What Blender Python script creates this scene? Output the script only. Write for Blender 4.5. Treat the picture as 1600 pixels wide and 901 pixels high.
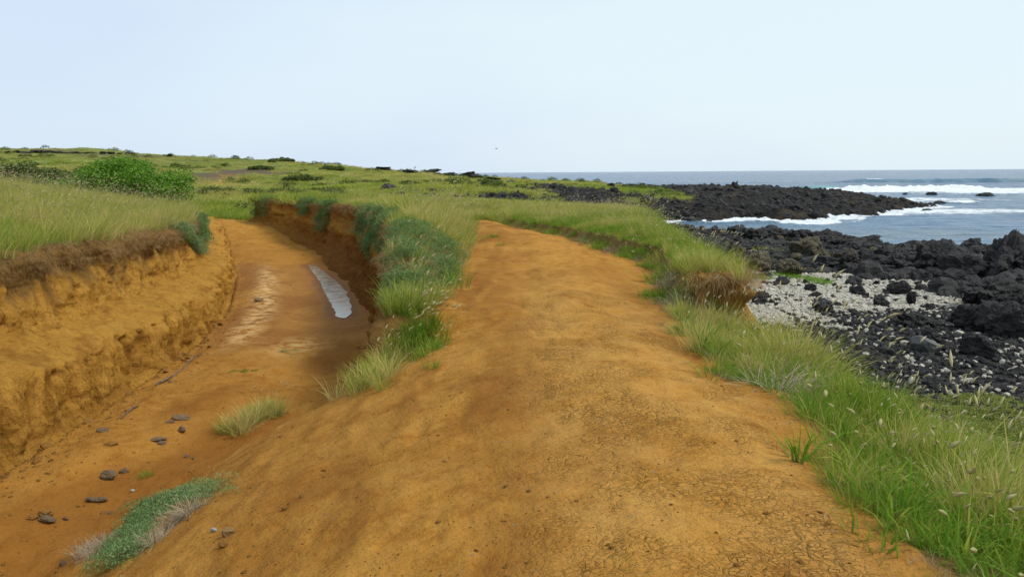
import bpy, math, random
import numpy as np
from mathutils import Vector, Matrix
random.seed(7); RNG = np.random.default_rng(11)
scene = bpy.context.scene
for o in list(bpy.data.objects): bpy.data.objects.remove(o)

# ------------------------------------------------------------------ camera
EYE = 1.7
F_PX = 1232.0; PITCH = math.radians(8.36); ROLL = math.radians(0.4)
fwd = np.array([0, math.cos(PITCH), -math.sin(PITCH)]); up0 = np.array([0, math.sin(PITCH), math.cos(PITCH)]); rt0 = np.array([1.0, 0, 0])
rt = rt0*math.cos(ROLL) - up0*math.sin(ROLL); up = up0*math.cos(ROLL) + rt0*math.sin(ROLL)
cam = bpy.data.cameras.new('camera'); camo = bpy.data.objects.new('camera', cam); scene.collection.objects.link(camo)
camo.matrix_world = Matrix(((rt[0], up[0], -fwd[0], 0), (rt[1], up[1], -fwd[1], 0), (rt[2], up[2], -fwd[2], EYE), (0, 0, 0, 1)))
cam.sensor_width = 36; cam.lens = 36*F_PX/1600; cam.clip_start = 0.05; cam.clip_end = 60000
scene.camera = camo

# ------------------------------------------------------------------ light
SUN_EL = math.radians(50); SUN_AZ = math.radians(104)        # azimuth clockwise from +Y (view direction): right and a little behind
w = bpy.data.worlds.new('World'); scene.world = w; w.use_nodes = True
nt = w.node_tree; nt.nodes.clear()
out = nt.nodes.new('ShaderNodeOutputWorld'); bg = nt.nodes.new('ShaderNodeBackground')
sky = nt.nodes.new('ShaderNodeTexSky'); sky.sky_type = 'NISHITA'; sky.sun_disc = False
sky.sun_elevation = SUN_EL; sky.sun_rotation = SUN_AZ; sky.altitude = 10; sky.dust_density = 2.0
bg.inputs['Strength'].default_value = 0.10
# thin bright overcast veil over the blue sky
tc = nt.nodes.new('ShaderNodeTexCoord'); mp = nt.nodes.new('ShaderNodeMapping'); mp.inputs['Scale'].default_value = (1.0, 1.0, 3.5)
nz = nt.nodes.new('ShaderNodeTexNoise'); nz.inputs['Scale'].default_value = 1.3; nz.inputs['Detail'].default_value = 5; nz.inputs['Roughness'].default_value = 0.45
rp = nt.nodes.new('ShaderNodeValToRGB'); rp.color_ramp.elements[0].position = .36; rp.color_ramp.elements[0].color = (7.2, 8.5, 10.2, 1)
rp.color_ramp.elements[1].position = .70; rp.color_ramp.elements[1].color = (8.5, 9.8, 10.5, 1)
sxyz = nt.nodes.new('ShaderNodeSeparateXYZ'); mr = nt.nodes.new('ShaderNodeMapRange')
mr.inputs['From Min'].default_value = -0.7; mr.inputs['From Max'].default_value = 0.7; mr.inputs['To Min'].default_value = -0.18; mr.inputs['To Max'].default_value = 0.18
ad = nt.nodes.new('ShaderNodeMath'); ad.operation = 'ADD'
mx = nt.nodes.new('ShaderNodeMix'); mx.data_type = 'RGBA'; mx.inputs['Factor'].default_value = 0.88
L = nt.links.new
L(tc.outputs['Generated'], mp.inputs['Vector']); L(mp.outputs['Vector'], nz.inputs['Vector'])
L(tc.outputs['Generated'], sxyz.inputs[0]); L(sxyz.outputs['X'], mr.inputs['Value'])
L(nz.outputs['Fac'], ad.inputs[0]); L(mr.outputs['Result'], ad.inputs[1]); L(ad.outputs[0], rp.inputs['Fac'])
L(sky.outputs['Color'], mx.inputs['A']); L(rp.outputs['Color'], mx.inputs['B'])
L(mx.outputs['Result'], bg.inputs['Color']); L(bg.outputs['Background'], out.inputs['Surface'])
sd = bpy.data.lights.new('sun', 'SUN'); sd.energy = 2.7; sd.angle = math.radians(16); sd.color = (1.0, .95, .86)
so = bpy.data.objects.new('sun', sd); scene.collection.objects.link(so)
sdir = Vector((math.sin(SUN_AZ)*math.cos(SUN_EL), math.cos(SUN_AZ)*math.cos(SUN_EL), math.sin(SUN_EL)))
so.rotation_euler = sdir.to_track_quat('Z', 'Y').to_euler(); so.location = (20, -20, 40)
scene.view_settings.view_transform = 'Standard'; scene.view_settings.look = 'None'
scene.view_settings.exposure = 0.0; scene.view_settings.gamma = 1.0
scene.render.engine = 'CYCLES'

# ------------------------------------------------------------------ numeric helpers
def ss(a, b, x):
    t = np.clip((x-a)/(b-a), 0, 1); return t*t*(3-2*t)
_perm = RNG.permutation(512).astype(np.int64); _perm = np.concatenate([_perm]*4)
_ang = RNG.random(512)*2*np.pi; _gx = np.cos(_ang); _gy = np.sin(_ang)
def pn(x, y, seed=0):
    xi = np.floor(x).astype(np.int64); yi = np.floor(y).astype(np.int64); fx = x-xi; fy = y-yi
    u = fx*fx*fx*(fx*(fx*6-15)+10); v = fy*fy*fy*(fy*(fy*6-15)+10)
    def g(ix, iy, dx, dy):
        h = _perm[(_perm[(ix+seed*37) & 511] + iy + seed*91) & 511]
        return _gx[h]*dx + _gy[h]*dy
    a = g(xi, yi, fx, fy); b = g(xi+1, yi, fx-1, fy); c = g(xi, yi+1, fx, fy-1); d = g(xi+1, yi+1, fx-1, fy-1)
    return ((a+(b-a)*u) + ((c+(d-c)*u) - (a+(b-a)*u))*v)*1.5
def fbm(x, y, o=3, seed=0, gain=.5):
    s = 0; a = 1
    for i in range(o):
        s = s + a*pn(x, y, seed+i); x = x*2.03+1.7; y = y*2.03-3.1; a *= gain
    return s
def ridge(x, y, o=3, seed=0):
    s = 0; a = 1
    for i in range(o):
        s = s + a*(1-2*np.abs(pn(x, y, seed+i))); x = x*2.1+.7; y = y*2.1+5.1; a *= .5
    return s
_g3 = RNG.normal(size=(512, 3)); _g3 /= np.linalg.norm(_g3, axis=1)[:, None]
def pn3(p, seed=0):
    i = np.floor(p).astype(np.int64); f = p-i; u = f*f*f*(f*(f*6-15)+10); r = 0
    for dx in (0, 1):
        for dy in (0, 1):
            for dz in (0, 1):
                h = _perm[(_perm[(_perm[(i[:, 0]+dx+seed*13) & 511]+i[:, 1]+dy) & 511]+i[:, 2]+dz) & 511]
                d = f-np.array([dx, dy, dz])
                wgt = (u[:, 0] if dx else 1-u[:, 0])*(u[:, 1] if dy else 1-u[:, 1])*(u[:, 2] if dz else 1-u[:, 2])
                r = r + wgt*(_g3[h]*d).sum(1)
    return r*1.6
def fbm3(p, o=3, seed=0):
    s = 0; a = 1
    for i in range(o): s = s+a*pn3(p, seed+i); p = p*2.07+1.3; a *= .5
    return s
def I(y, ys, vs): return np.interp(y, ys, vs)

def raydir(u, v):
    d = fwd + rt*(u-800)/F_PX + up*(450.5-v)/F_PX; return d
def P(u, v, z):                       # world point on the level z seen in direction (u, v)
    d = raydir(u, v); t = (z-EYE)/d[2]; return (d[0]*t, d[1]*t)
def PY(u, v, Y):
    d = raydir(u, v); t = Y/d[1]; return (d[0]*t, Y, EYE+d[2]*t)
def poly_sdf(x, y, poly):             # positive inside
    d = np.full(x.shape, 1e9); ins = np.zeros(x.shape, bool); n = len(poly)
    for i in range(n):
        ax, ay = poly[i]; bx, by = poly[(i+1) % n]; ex, ey = bx-ax, by-ay
        t = np.clip(((x-ax)*ex+(y-ay)*ey)/(ex*ex+ey*ey+1e-12), 0, 1)
        d = np.minimum(d, (x-ax-t*ex)**2+(y-ay-t*ey)**2)
        if by != ay:
            c = ((ay > y) != (by > y)) & (x < (bx-ax)*(y-ay)/(by-ay)+ax); ins ^= c
    d = np.sqrt(d); return np.where(ins, d, -d)

# ------------------------------------------------------------------ terrain: the shape of the land
SEA = -4.0
cY = [-6, 4, 7.5, 10.6, 14.4, 18, 24, 34, 40, 46]
def Lf(y): return I(y, cY, [-4.7, -4.75, -4.95, -5.25, -5.8, -6.6, -8.5, -12.3, -14.9, -18])
LtY = [-6, 7, 9, 10.7, 15.4, 20.4, 25, 33, 40, 46]
def Lt(y): return I(y, LtY, [-5.6, -5.95, -6.15, -6.4, -7.2, -8.4, -10, -13.5, -16.2, -19])
def Ltz(y): return I(y, LtY, [.85, .8, .75, .7, .6, .45, .35, .1, -.25, -.7])
def Flz(y): return I(y, [-6, 6, 10, 14, 18, 28, 34, 39, 43], [-1.05, -1.15, -1.2, -1.35, -1.45, -1.45, -1.15, -.55, -.75])
def Rf(y): return I(y, [-6, 5.4, 6.1, 7.6, 8.8, 9.8, 12, 14.8, 18.4, 24, 30.4, 36, 39, 46], [-3.2, -3.25, -3.2, -3.1, -2.6, -2.1, -2.2, -2.6, -3.4, -5.1, -7.4, -10.5, -12.5, -15])
RtY = [-6, 6, 8.5, 10.4, 12.5, 15, 20, 27, 31, 37, 39, 46]
def Rt(y): return I(y, RtY, [-.9, -1.0, -1.35, -1.6, -1.9, -2.25, -3.05, -4.7, -6.9, -10.6, -12.4, -14.6])
def Rtz(y): return I(y, RtY, [-.12, -.12, -.1, .0, .38, .62, .70, .55, .5, .48, .48, -.2])
def PL(y): return I(y, [-6, 8, 12, 17.5, 26, 40], [-.7, -.8, -.95, -1.05, -1.3, -3])
def PR(y): return I(y, [-6, 3.2, 4.7, 5.4, 6.2, 6.6, 7.2, 8.7, 10.4, 15, 18.4, 22, 27, 46], [1.7, 1.85, 1.95, 2.12, 2.15, 1.82, 1.85, 2.0, 2.1, 2.55, 1.95, 1.25, -.3, -3])
def ST(y): return I(y, [-6, 8, 9.6, 10.2, 10.6, 12, 15, 20, 27, 35, 46], [4.6, 4.2, 3.4, 2.95, 2.95, 3.05, 3.4, 3.95, 4.6, 5.4, 6])
def BTz(y): return I(y, [-6, 7, 9.9, 10.4, 12, 16, 22, 27, 33, 40, 46], [-.12, -.14, -.14, .24, .30, .26, .18, .12, .0, -.25, -.5])

def loft(x, y):                       # the near land as cross-sections along Y
    lt, lf, rf, rtp, pl, pr, st = Lt(y), Lf(y), Rf(y), Rt(y), PL(y), PR(y), ST(y)
    fz = Flz(y); lz = Ltz(y); rz = Rtz(y); bz = BTz(y)
    z = np.zeros_like(x)
    # left plateau
    d = lt-x; z = np.where(x < lt, lz+.06*np.minimum(d, 2)+np.clip(d-.8, 0, 6)*.14, z)
    floor = fz + .05*np.sin(np.clip((x-lf)/(rf-lf+1e-6), 0, 1)*np.pi*2)
    # behind the wall meshes the sheet drops straight
    z = np.where((x >= lt) & (x < rf), floor, z)
    dl = x-lt; z = np.where((dl >= 0) & (x < lf), fz-.25, z)
    # right bank: wall (far) or slope (near)
    t = np.clip((x-rf)/(rtp-rf+1e-6), 0, 1)
    slope = fz+(rz-fz)*(t*t*(3-2*t)*.45+t*.55)
    wallw = ss(8.7, 9.7, y)
    wallz = np.where(x < rtp-.02, fz-.1, rz)
    z = np.where((x >= rf) & (x < rtp), slope*(1-wallw)+wallz*wallw, z)
    t = np.clip((x-rtp)/(pl-rtp+1e-6), 0, 1); m1 = rz+(0-rz)*t*t
    z = np.where((x >= rtp) & (x < pl), m1, z)
    # path with a rounded crown and a rut
    t = np.clip((x-pl)/(pr-pl+1e-6), 0, 1)
    pz = (.07*np.sin(t*np.pi)-.05*ss(.5, 1, t))-.05*np.exp(-((x-(.35-.012*y))/.28)**2)*ss(3, 9, y)-.07*np.exp(-((x-1.5)/.35)**2-((y-10.5)/3.2)**2)+.05*np.exp(-((x-1.35)/.3)**2-((y-12.5)/3)**2)
    z = np.where((x >= pl) & (x < pr), pz, z)
    # bank to the right of the path
    t = np.clip((x-pr)/.55, 0, 1); bank = -.05+(bz+.05)*ss(0, 1, t)
    z = np.where((x >= pr) & (x < st), np.where(t < 1, bank, bz), z)
    near = 1-ss(9.7, 10.3, y)
    # near slope to the shore
    ns = bz + I(np.clip(x, 2, 12), [2, 2.4, 3.0, 3.6, 4.6, 5.6, 6.6, 9, 12], [0, -.06, -.25, -.55, -1.05, -1.48, -1.8, -2.35, -2.5])
    fs = np.where(x < st, bz, bz+(-2.45-bz)*ss(0, .9, x-st))
    z = np.where(x >= pr+.3, ns*near+fs*(1-near), z)
    z = np.where((x >= pr) & (x < pr+.3), z*(1-near)+near*(-.05+(ns+.05)*ss(0, .3, x-pr)), z)
    xe = pl+1.25; t = np.clip((x-rf)/(xe-rf), 0, 1); g = 1-(1-t)**1.55; g = g*ss(-.25, .28, t)
    z = np.where((x >= rf-.0) & (x < xe), z*wallw+(1-wallw)*(fz+(.06-fz)*g), z)
    return z

far_pts = []
for u, v, Y in [(-500, 230, 320), (-200, 232, 310), (0, 235, 300), (100, 237, 300), (200, 238, 290), (240, 243, 280), (290, 247, 270), (370, 252, 260), (430, 250, 245),
                (480, 254, 240), (540, 262, 240), (600, 267, 230), (660, 271, 220), (720, 275, 210), (780, 281, 205), (850, 287, 200),
                (-400, 262, 110), (0, 264, 120), (200, 262, 130), (120, 250, 200), (300, 268, 160), (350, 262, 200), (430, 262, 190), (350, 286, 110), (400, 302, 85), (372, 327, 57), (450, 318, 62), (450, 293, 100), (500, 274, 150),
                (560, 262, 215), (560, 287, 105), (650, 286, 100), (650, 276, 150), (750, 282, 130), (750, 292, 90), (850, 300, 80), (900, 292, 120), (900, 306, 90), (1000, 300, 120), (1000, 311, 95), (950, 308, 95), (1050, 303, 120), (1100, 303, 130), (1060, 318, 100),
                (1080, 300, 130), (1000, 293, 165), (1100, 293, 155), (1150, 291, 150), (1200, 296, 150), (1250, 300, 145), (1300, 304, 140), (1350, 311, 130), (1420, 319, 118),
                (1150, 381, 58), (1250, 391, 50), (1300, 402, 45), (1400, 420, 38), (1600, 470, 24), (1500, 440, 30), (1300, 450, 28), (1200, 440, 30), (1800, 440, 30), (2200, 430, 34)]:
    far_pts.append(PY(u, v, Y))
for X, Y, Z in [(-600, 700, -6), (-300, 700, -6), (0, 700, -6), (-200, 450, 3), (-80, 420, -2), (0, 400, -3), (-500, 450, 3), (-900, 300, 8), (-400, 160, 6), (-60, 60, 2.2), (-40, 45, 1.9), (-22, 42, 1.3), (-100, 40, 2.2),
                (-17.5, 50, -.75), (-8, 50, -.3), (0, 50, -.5), (5, 48, -.6), (-25, 33, 1.6), (-8, 40, .4), (0, 40, .05), (-14.5, 41, -.65), (-15.8, 44, -.8), (-17.5, 47.5, -.85), (-19.5, 52, -.8), (-13.5, 37.5, -.6), (-21, 58, -.75), (-10, 46, -.1), (4, 40, -.2), (7.5, 45, -1.9), (8, 30, -2.5), (7.5, 18, -2.5), (9, 10, -2.35), (9, 3, -2.35),
                (14, 4, -2.6), (25, 2, -2.7), (14, 14, -2.4), (20, 15, -2.3), (30, 14, -2.6), (10, 60, -2.6), (2, 65, -1.2), (-6, 70, -.6), (60, 10, -3)]:
    far_pts.append((X, Y, Z))
for u, v in [(1150, 440), (1250, 450), (1350, 450), (1450, 460), (1510, 480), (1400, 480), (1300, 490), (1420, 425), (1200, 500)]: far_pts.append((*P(u, v, -2.55), -2.55))
for u, v in [(1500, 530), (1600, 560), (1420, 540), (1560, 600)]: far_pts.append((*P(u, v, -2.45), -2.45))
far_pts = np.array(far_pts)
def lp(x, y): return np.log(np.hypot(x, y+3)+1e-3)*1.0, np.arctan2(x, y+3)*1.6
fa, fb = lp(far_pts[:, 0], far_pts[:, 1])
def phi(d2): return np.sqrt(d2+.0016)
K = phi((fa[:, None]-fa)**2+(fb[:, None]-fb)**2); nP = len(fa)
A = np.zeros((nP+1, nP+1)); A[:nP, :nP] = K-np.eye(nP)*.01; A[:nP, nP] = 1; A[nP, :nP] = 1
wr = np.linalg.solve(A, np.concatenate([far_pts[:, 2], [0]]))
def rbf(x, y):
    a, b = lp(x, y); s = np.full(x.shape, wr[nP])
    for i in range(nP): s = s+wr[i]*phi((a-fa[i])**2+(b-fb[i])**2)
    return s

coast = [P(u, v, SEA) for u, v in [(2600, 470), (2000, 430), (1750, 408), (1640, 402), (1560, 393), (1480, 396), (1420, 390), (1385, 380), (1330, 378), (1270, 370), (1200, 366), (1130, 371), (1060, 370), (1010, 360), (1010, 346),
         (1085, 343), (1120, 345), (1165, 341), (1215, 343), (1262, 346), (1300, 340), (1340, 336), (1380, 333), (1425, 326), (1448, 323), (1425, 319), (1380, 314), (1330, 307), (1265, 302), (1200, 299)]]
coast += [(48, 215), (30, 225), (10, 245), (-5, 280), (-20, 340), (-30, 600), (-900, 900), (-1500, 100), (-1500, -20), (200, -20)]
green_pen = [P(u, v, -1.2) for u, v in [(700, 285), (860, 283), (950, 290), (1060, 297), (1150, 300), (1160, 306), (1060, 304), (1000, 305), (930, 300), (850, 299), (800, 304), (740, 316), (700, 318)]]

coral_poly = [P(u, v, -2.55) for u, v in [(1120, 424), (1200, 420), (1310, 428), (1430, 440), (1510, 462), (1515, 480), (1450, 474), (1490, 494), (1420, 490), (1340, 486), (1300, 510), (1200, 520), (1120, 520)]]
coral_poly2 = [P(u, v, -2.6) for u, v in [(1150, 384), (1200, 386), (1205, 398), (1150, 394)]]
gravel_poly = [P(u, v, -2.4) for u, v in [(1290, 490), (1420, 492), (1500, 500), (1620, 560), (1760, 640), (1760, 720), (1560, 612), (1380, 560), (1240, 520)]]

def lava_mask(x, y):
    n = fbm(x*.08, y*.08, 3, 40); r = np.hypot(x, y)
    a = ss(-.5, .5, x-7.5+n*1.5)*ss(24, 30, y-.35*(x-9)+n*3)*(1-ss(72, 80, y))            # near shore rocks
    a = np.maximum(a, ss(12.5, 14.5, x+n*1.2-.1*(y-14))*ss(-30, -20, y))
    g = poly_sdf(x, y, green_pen)
    b = ss(50, 56, y)*ss(-2, 2, x-(.024*y-.3)+n*3)*(1-ss(-2, 3, g+n*6+fbm(x*.3, y*.3, 2, 44)*3))
    c = ss(-4, 3, 14+30*ss(60, 10, x)*ss(140, 170, y)-poly_sdf(x, y, coast)+n*18)*ss(60, 70, y)*(1-.9*ss(-2, 3, g+n*6))
    return np.clip(np.maximum(np.maximum(a, b), c), 0, 1)

puddle_poly = [P(u, v, -1.46) for u, v in [(478, 411), (494, 414), (508, 424), (526, 437), (540, 452), (549, 473), (548, 491), (536, 495), (524, 492), (521, 478), (508, 459), (504, 446), (492, 428)]]
def H(x, y, detail=True):
    x = np.asarray(x, float); y = np.asarray(y, float)
    wn = (1-ss(40, 47, y))*(1-ss(7, 9.5, x))*(1-ss(0, 10, -27-x))
    wr_ = 1-wn; z = np.zeros_like(x)
    m = wn > 0; 
    zz = np.zeros_like(x)
    if m.any(): zz[m] = loft(x[m], y[m])*wn[m]
    m2 = wr_ > 0
    if m2.any():
        xa, ya = x[m2], y[m2]; r = rbf(xa, ya); rr = np.hypot(xa, ya); cq = ss(-1.5, -.2, np.maximum(poly_sdf(xa, ya, coral_poly), poly_sdf(xa, ya, gravel_poly)))
        lm = lava_mask(xa, ya)*(1-cq)
        if detail:
            hill = ss(60, 140, rr)
            r = r + hill*(1-lm)*(fbm(xa*.035, ya*.035, 4, 3)*.8) + ss(35, 60, rr)*(1-lm)*fbm(xa*.15, ya*.15, 3, 9)*.22
            r = r + lm*(ridge(xa*.3, ya*.3, 4, 60)-.9)*.24*ss(.2, 1, lm) + lm*fbm(xa*1.1, ya*1.1, 3, 64)*.16 + lm*ss(60, 90, rr)*(ridge(xa*.09, ya*.09, 3, 71)-.9)*.3 + .45*ss(-1, 4, poly_sdf(xa, ya, green_pen))*ss(15, 25, xa)
        cd = poly_sdf(xa, ya, coast)+fbm(xa*.12, ya*.12, 3, 80)*2.4*ss(20, 60, rr)
        cl = SEA-1.2+np.where(cd > -3, (cd+3)*.42, 0)
        r = np.minimum(r, np.maximum(cl, -6.5))
        zz[m2] += r*wr_[m2]
    if detail:
        near = np.hypot(x, y) < 60
        xn, yn = x[near], y[near]
        dn = fbm(xn*.7, yn*.7, 3, 20)*.035 + fbm(xn*5, yn*5, 3, 24)*.009
        inditch = (xn > Lf(yn)-.2) & (xn < Rf(yn)+.3) & (yn < 42)
        dn = dn + np.where(inditch, fbm(xn*2.2, yn*.9, 3, 28)*.028, 0)
        # tyre scuffs and small steps of dried mud on the path
        dn = dn + np.where((xn > Rf(yn)) & (xn < PR(yn)), np.maximum(0, fbm(xn*3.0, yn*1.1, 2, 33))*.03+fbm(xn*3.2, yn*.5, 3, 35)*.012-np.maximum(0, ridge(xn*1.6+yn*.2, yn*.5, 2, 36)-1.05)*.035, 0)
        ps = poly_sdf(xn, yn, puddle_poly); pd = ss(-.6, -.3, ps); pd2 = ss(-1.5, -.5, ps)
        q = zz[near]+dn; q = q*(1-pd2)+np.minimum(q*.12-1.32, -1.503)*pd2
        zz[near] = q*(1-pd)+(-1.506)*pd
    return zz
def H1(x, y): return float(H(np.array([x]), np.array([y]))[0])
_ray_t = np.concatenate([np.linspace(2.5, 60, 700), np.linspace(60, 400, 500)[1:]])
def hit(u, v):
    d = raydir(u, v); t = _ray_t/d[1]; z = H(d[0]*t, d[1]*t); b = (EYE+d[2]*t) < z
    if not b.any(): return None
    i = int(np.argmax(b)); return (d[0]*t[i], d[1]*t[i], float(z[i]))

# ------------------------------------------------------------------ materials
class MT:
    def __init__(s, name, rough=.9, spec=.3):
        s.m = bpy.data.materials.new(name); s.m.use_nodes = True; s.t = s.m.node_tree; s.t.nodes.clear()
        s.out = s.t.nodes.new('ShaderNodeOutputMaterial'); s.b = s.t.nodes.new('ShaderNodeBsdfPrincipled')
        s.b.inputs['Roughness'].default_value = rough; s.b.inputs['Specular IOR Level'].default_value = spec
        s.t.links.new(s.b.outputs[0], s.out.inputs['Surface'])
        s.geo = s.t.nodes.new('ShaderNodeNewGeometry'); s.tc = s.t.nodes.new('ShaderNodeTexCoord'); s.pos = s.geo.outputs['Position']; s.h = None
    def lk(s, a, b): s.t.links.new(a, b)
    def obj(s): s.pos = s.tc.outputs['Object']
    def noise(s, scale, detail=3, rough=.5, sc=None, dist=0):
        n = s.t.nodes.new('ShaderNodeTexNoise'); n.inputs['Scale'].default_value = scale; n.inputs['Detail'].default_value = detail
        n.inputs['Roughness'].default_value = rough; n.inputs['Distortion'].default_value = dist; s.lk(s.map(sc), n.inputs['Vector']); return n.outputs['Fac']
    def map(s, sc):
        if sc is None: return s.pos
        m = s.t.nodes.new('ShaderNodeMapping'); m.inputs['Scale'].default_value = sc; s.lk(s.pos, m.inputs['Vector']); return m.outputs[0]
    def voro(s, scale, feat='F1', sc=None, rnd=1, out='Distance', warp=0):
        n = s.t.nodes.new('ShaderNodeTexVoronoi'); n.feature = feat; n.inputs['Scale'].default_value = scale; n.inputs['Randomness'].default_value = rnd
        v = s.map(sc)
        if warp:
            q = s.t.nodes.new('ShaderNodeTexNoise'); q.inputs['Scale'].default_value = 9; s.lk(s.pos, q.inputs['Vector'])
            a = s.t.nodes.new('ShaderNodeVectorMath'); a.operation = 'MULTIPLY_ADD'; a.inputs[1].default_value = (warp,)*3; s.lk(q.outputs['Color'], a.inputs[0]); s.lk(v, a.inputs[2]); v = a.outputs[0]
        s.lk(v, n.inputs['Vector']); return n.outputs[out]
    def ramp(s, f, stops):
        r = s.t.nodes.new('ShaderNodeValToRGB'); e = r.color_ramp.elements
        while len(e) < len(stops): e.new(.5)
        for i, (p, c) in enumerate(stops):
            e[i].position = p; e[i].color = (c, c, c, 1) if isinstance(c, (int, float)) else (*c, 1)
        s.lk(f, r.inputs['Fac']); return r.outputs['Color']
    def mix(s, f, a, b, mode='MIX'):
        m = s.t.nodes.new('ShaderNodeMix'); m.data_type = 'RGBA'; m.blend_type = mode
        for k, v in (('Factor', f), ('A', a), ('B', b)):
            if isinstance(v, (int, float)): m.inputs[k].default_value = v if k == 'Factor' else (v, v, v, 1)
            elif isinstance(v, tuple): m.inputs[k].default_value = (*v, 1)
            else: s.lk(v, m.inputs[k])
        return m.outputs['Result']
    def math(s, op, a, b=0, c=None):
        m = s.t.nodes.new('ShaderNodeMath'); m.operation = op
        for i, v in enumerate((a, b, c)):
            if v is None: continue
            if isinstance(v, (int, float)): m.inputs[i].default_value = v
            else: s.lk(v, m.inputs[i])
        return m.outputs[0]
    def attr(s, name, typ='GEOMETRY', o='Fac'):
        a = s.t.nodes.new('ShaderNodeAttribute'); a.attribute_name = name; a.attribute_type = typ; return a.outputs[o]
    def rnd(s): return s.t.nodes.new('ShaderNodeObjectInfo').outputs['Random']
    def bump(s, h, dist, strength=1):
        b = s.t.nodes.new('ShaderNodeBump'); b.inputs['Distance'].default_value = dist; b.inputs['Strength'].default_value = strength; s.lk(h, b.inputs['Height'])
        if s.h is not None: s.lk(s.h, b.inputs['Normal'])
        s.h = b.outputs[0]; s.lk(s.h, s.b.inputs['Normal'])
    def col(s, c): s.lk(c, s.b.inputs['Base Color'])

def dirt_colour(M, moist_shade):
    n1 = M.noise(.9, 5, .6, dist=.6); n2 = M.noise(6, 5, .65); n3 = M.noise(38, 4, .7)
    base = M.ramp(n1, [(.3, (.25, .103, .015)), (.47, (.36, .160, .022)), (.66, (.42, .205, .038))])
    base = M.mix(M.ramp(n2, [(.36, 0.0), (.66, .8)]), base, (.46, .24, .05))
    base = M.mix(M.ramp(n2, [(.28, .6), (.46, 0.0)]), base, (.25, .105, .022))
    base = M.mix(M.ramp(n3, [(.30, .75), (.47, 0.0)]), base, (.22, .095, .022))
    return M.mix(moist_shade, base, (.19, .068, .011))

def dirt_material(name, wall=False):
    M = MT(name, .95, .06)
    if wall:
        strat = M.noise(1.0, 4, .55, sc=(1.2, 1.2, 7)); streak = M.noise(1.0, 5, .65, sc=(5, 5, 1.1), dist=.8)
        c = M.mix(.5, dirt_colour(M, 0.0), (.60, .325, .058)); c = M.mix(M.attr('moist_shade'), c, (.155, .06, .013))
        c = M.mix(M.ramp(strat, [(.36, .5), (.48, 0.0)]), c, (.27, .11, .02))
        c = M.mix(M.ramp(streak, [(.36, .45), (.48, 0.0)]), c, (.22, .085, .016))
        c = M.mix(M.attr('roots'), c, M.mix(M.noise(1.0, 4, .7, sc=(30, 30, 4)), (.14, .078, .026), (.33, .18, .05)))
        M.col(c); M.bump(streak, .10); M.bump(M.noise(7, 6, .75), .07); M.bump(M.voro(12, 'F1', warp=.1), .025, .7); M.bump(M.noise(38, 4, .75), .018)
    return M.m

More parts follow.
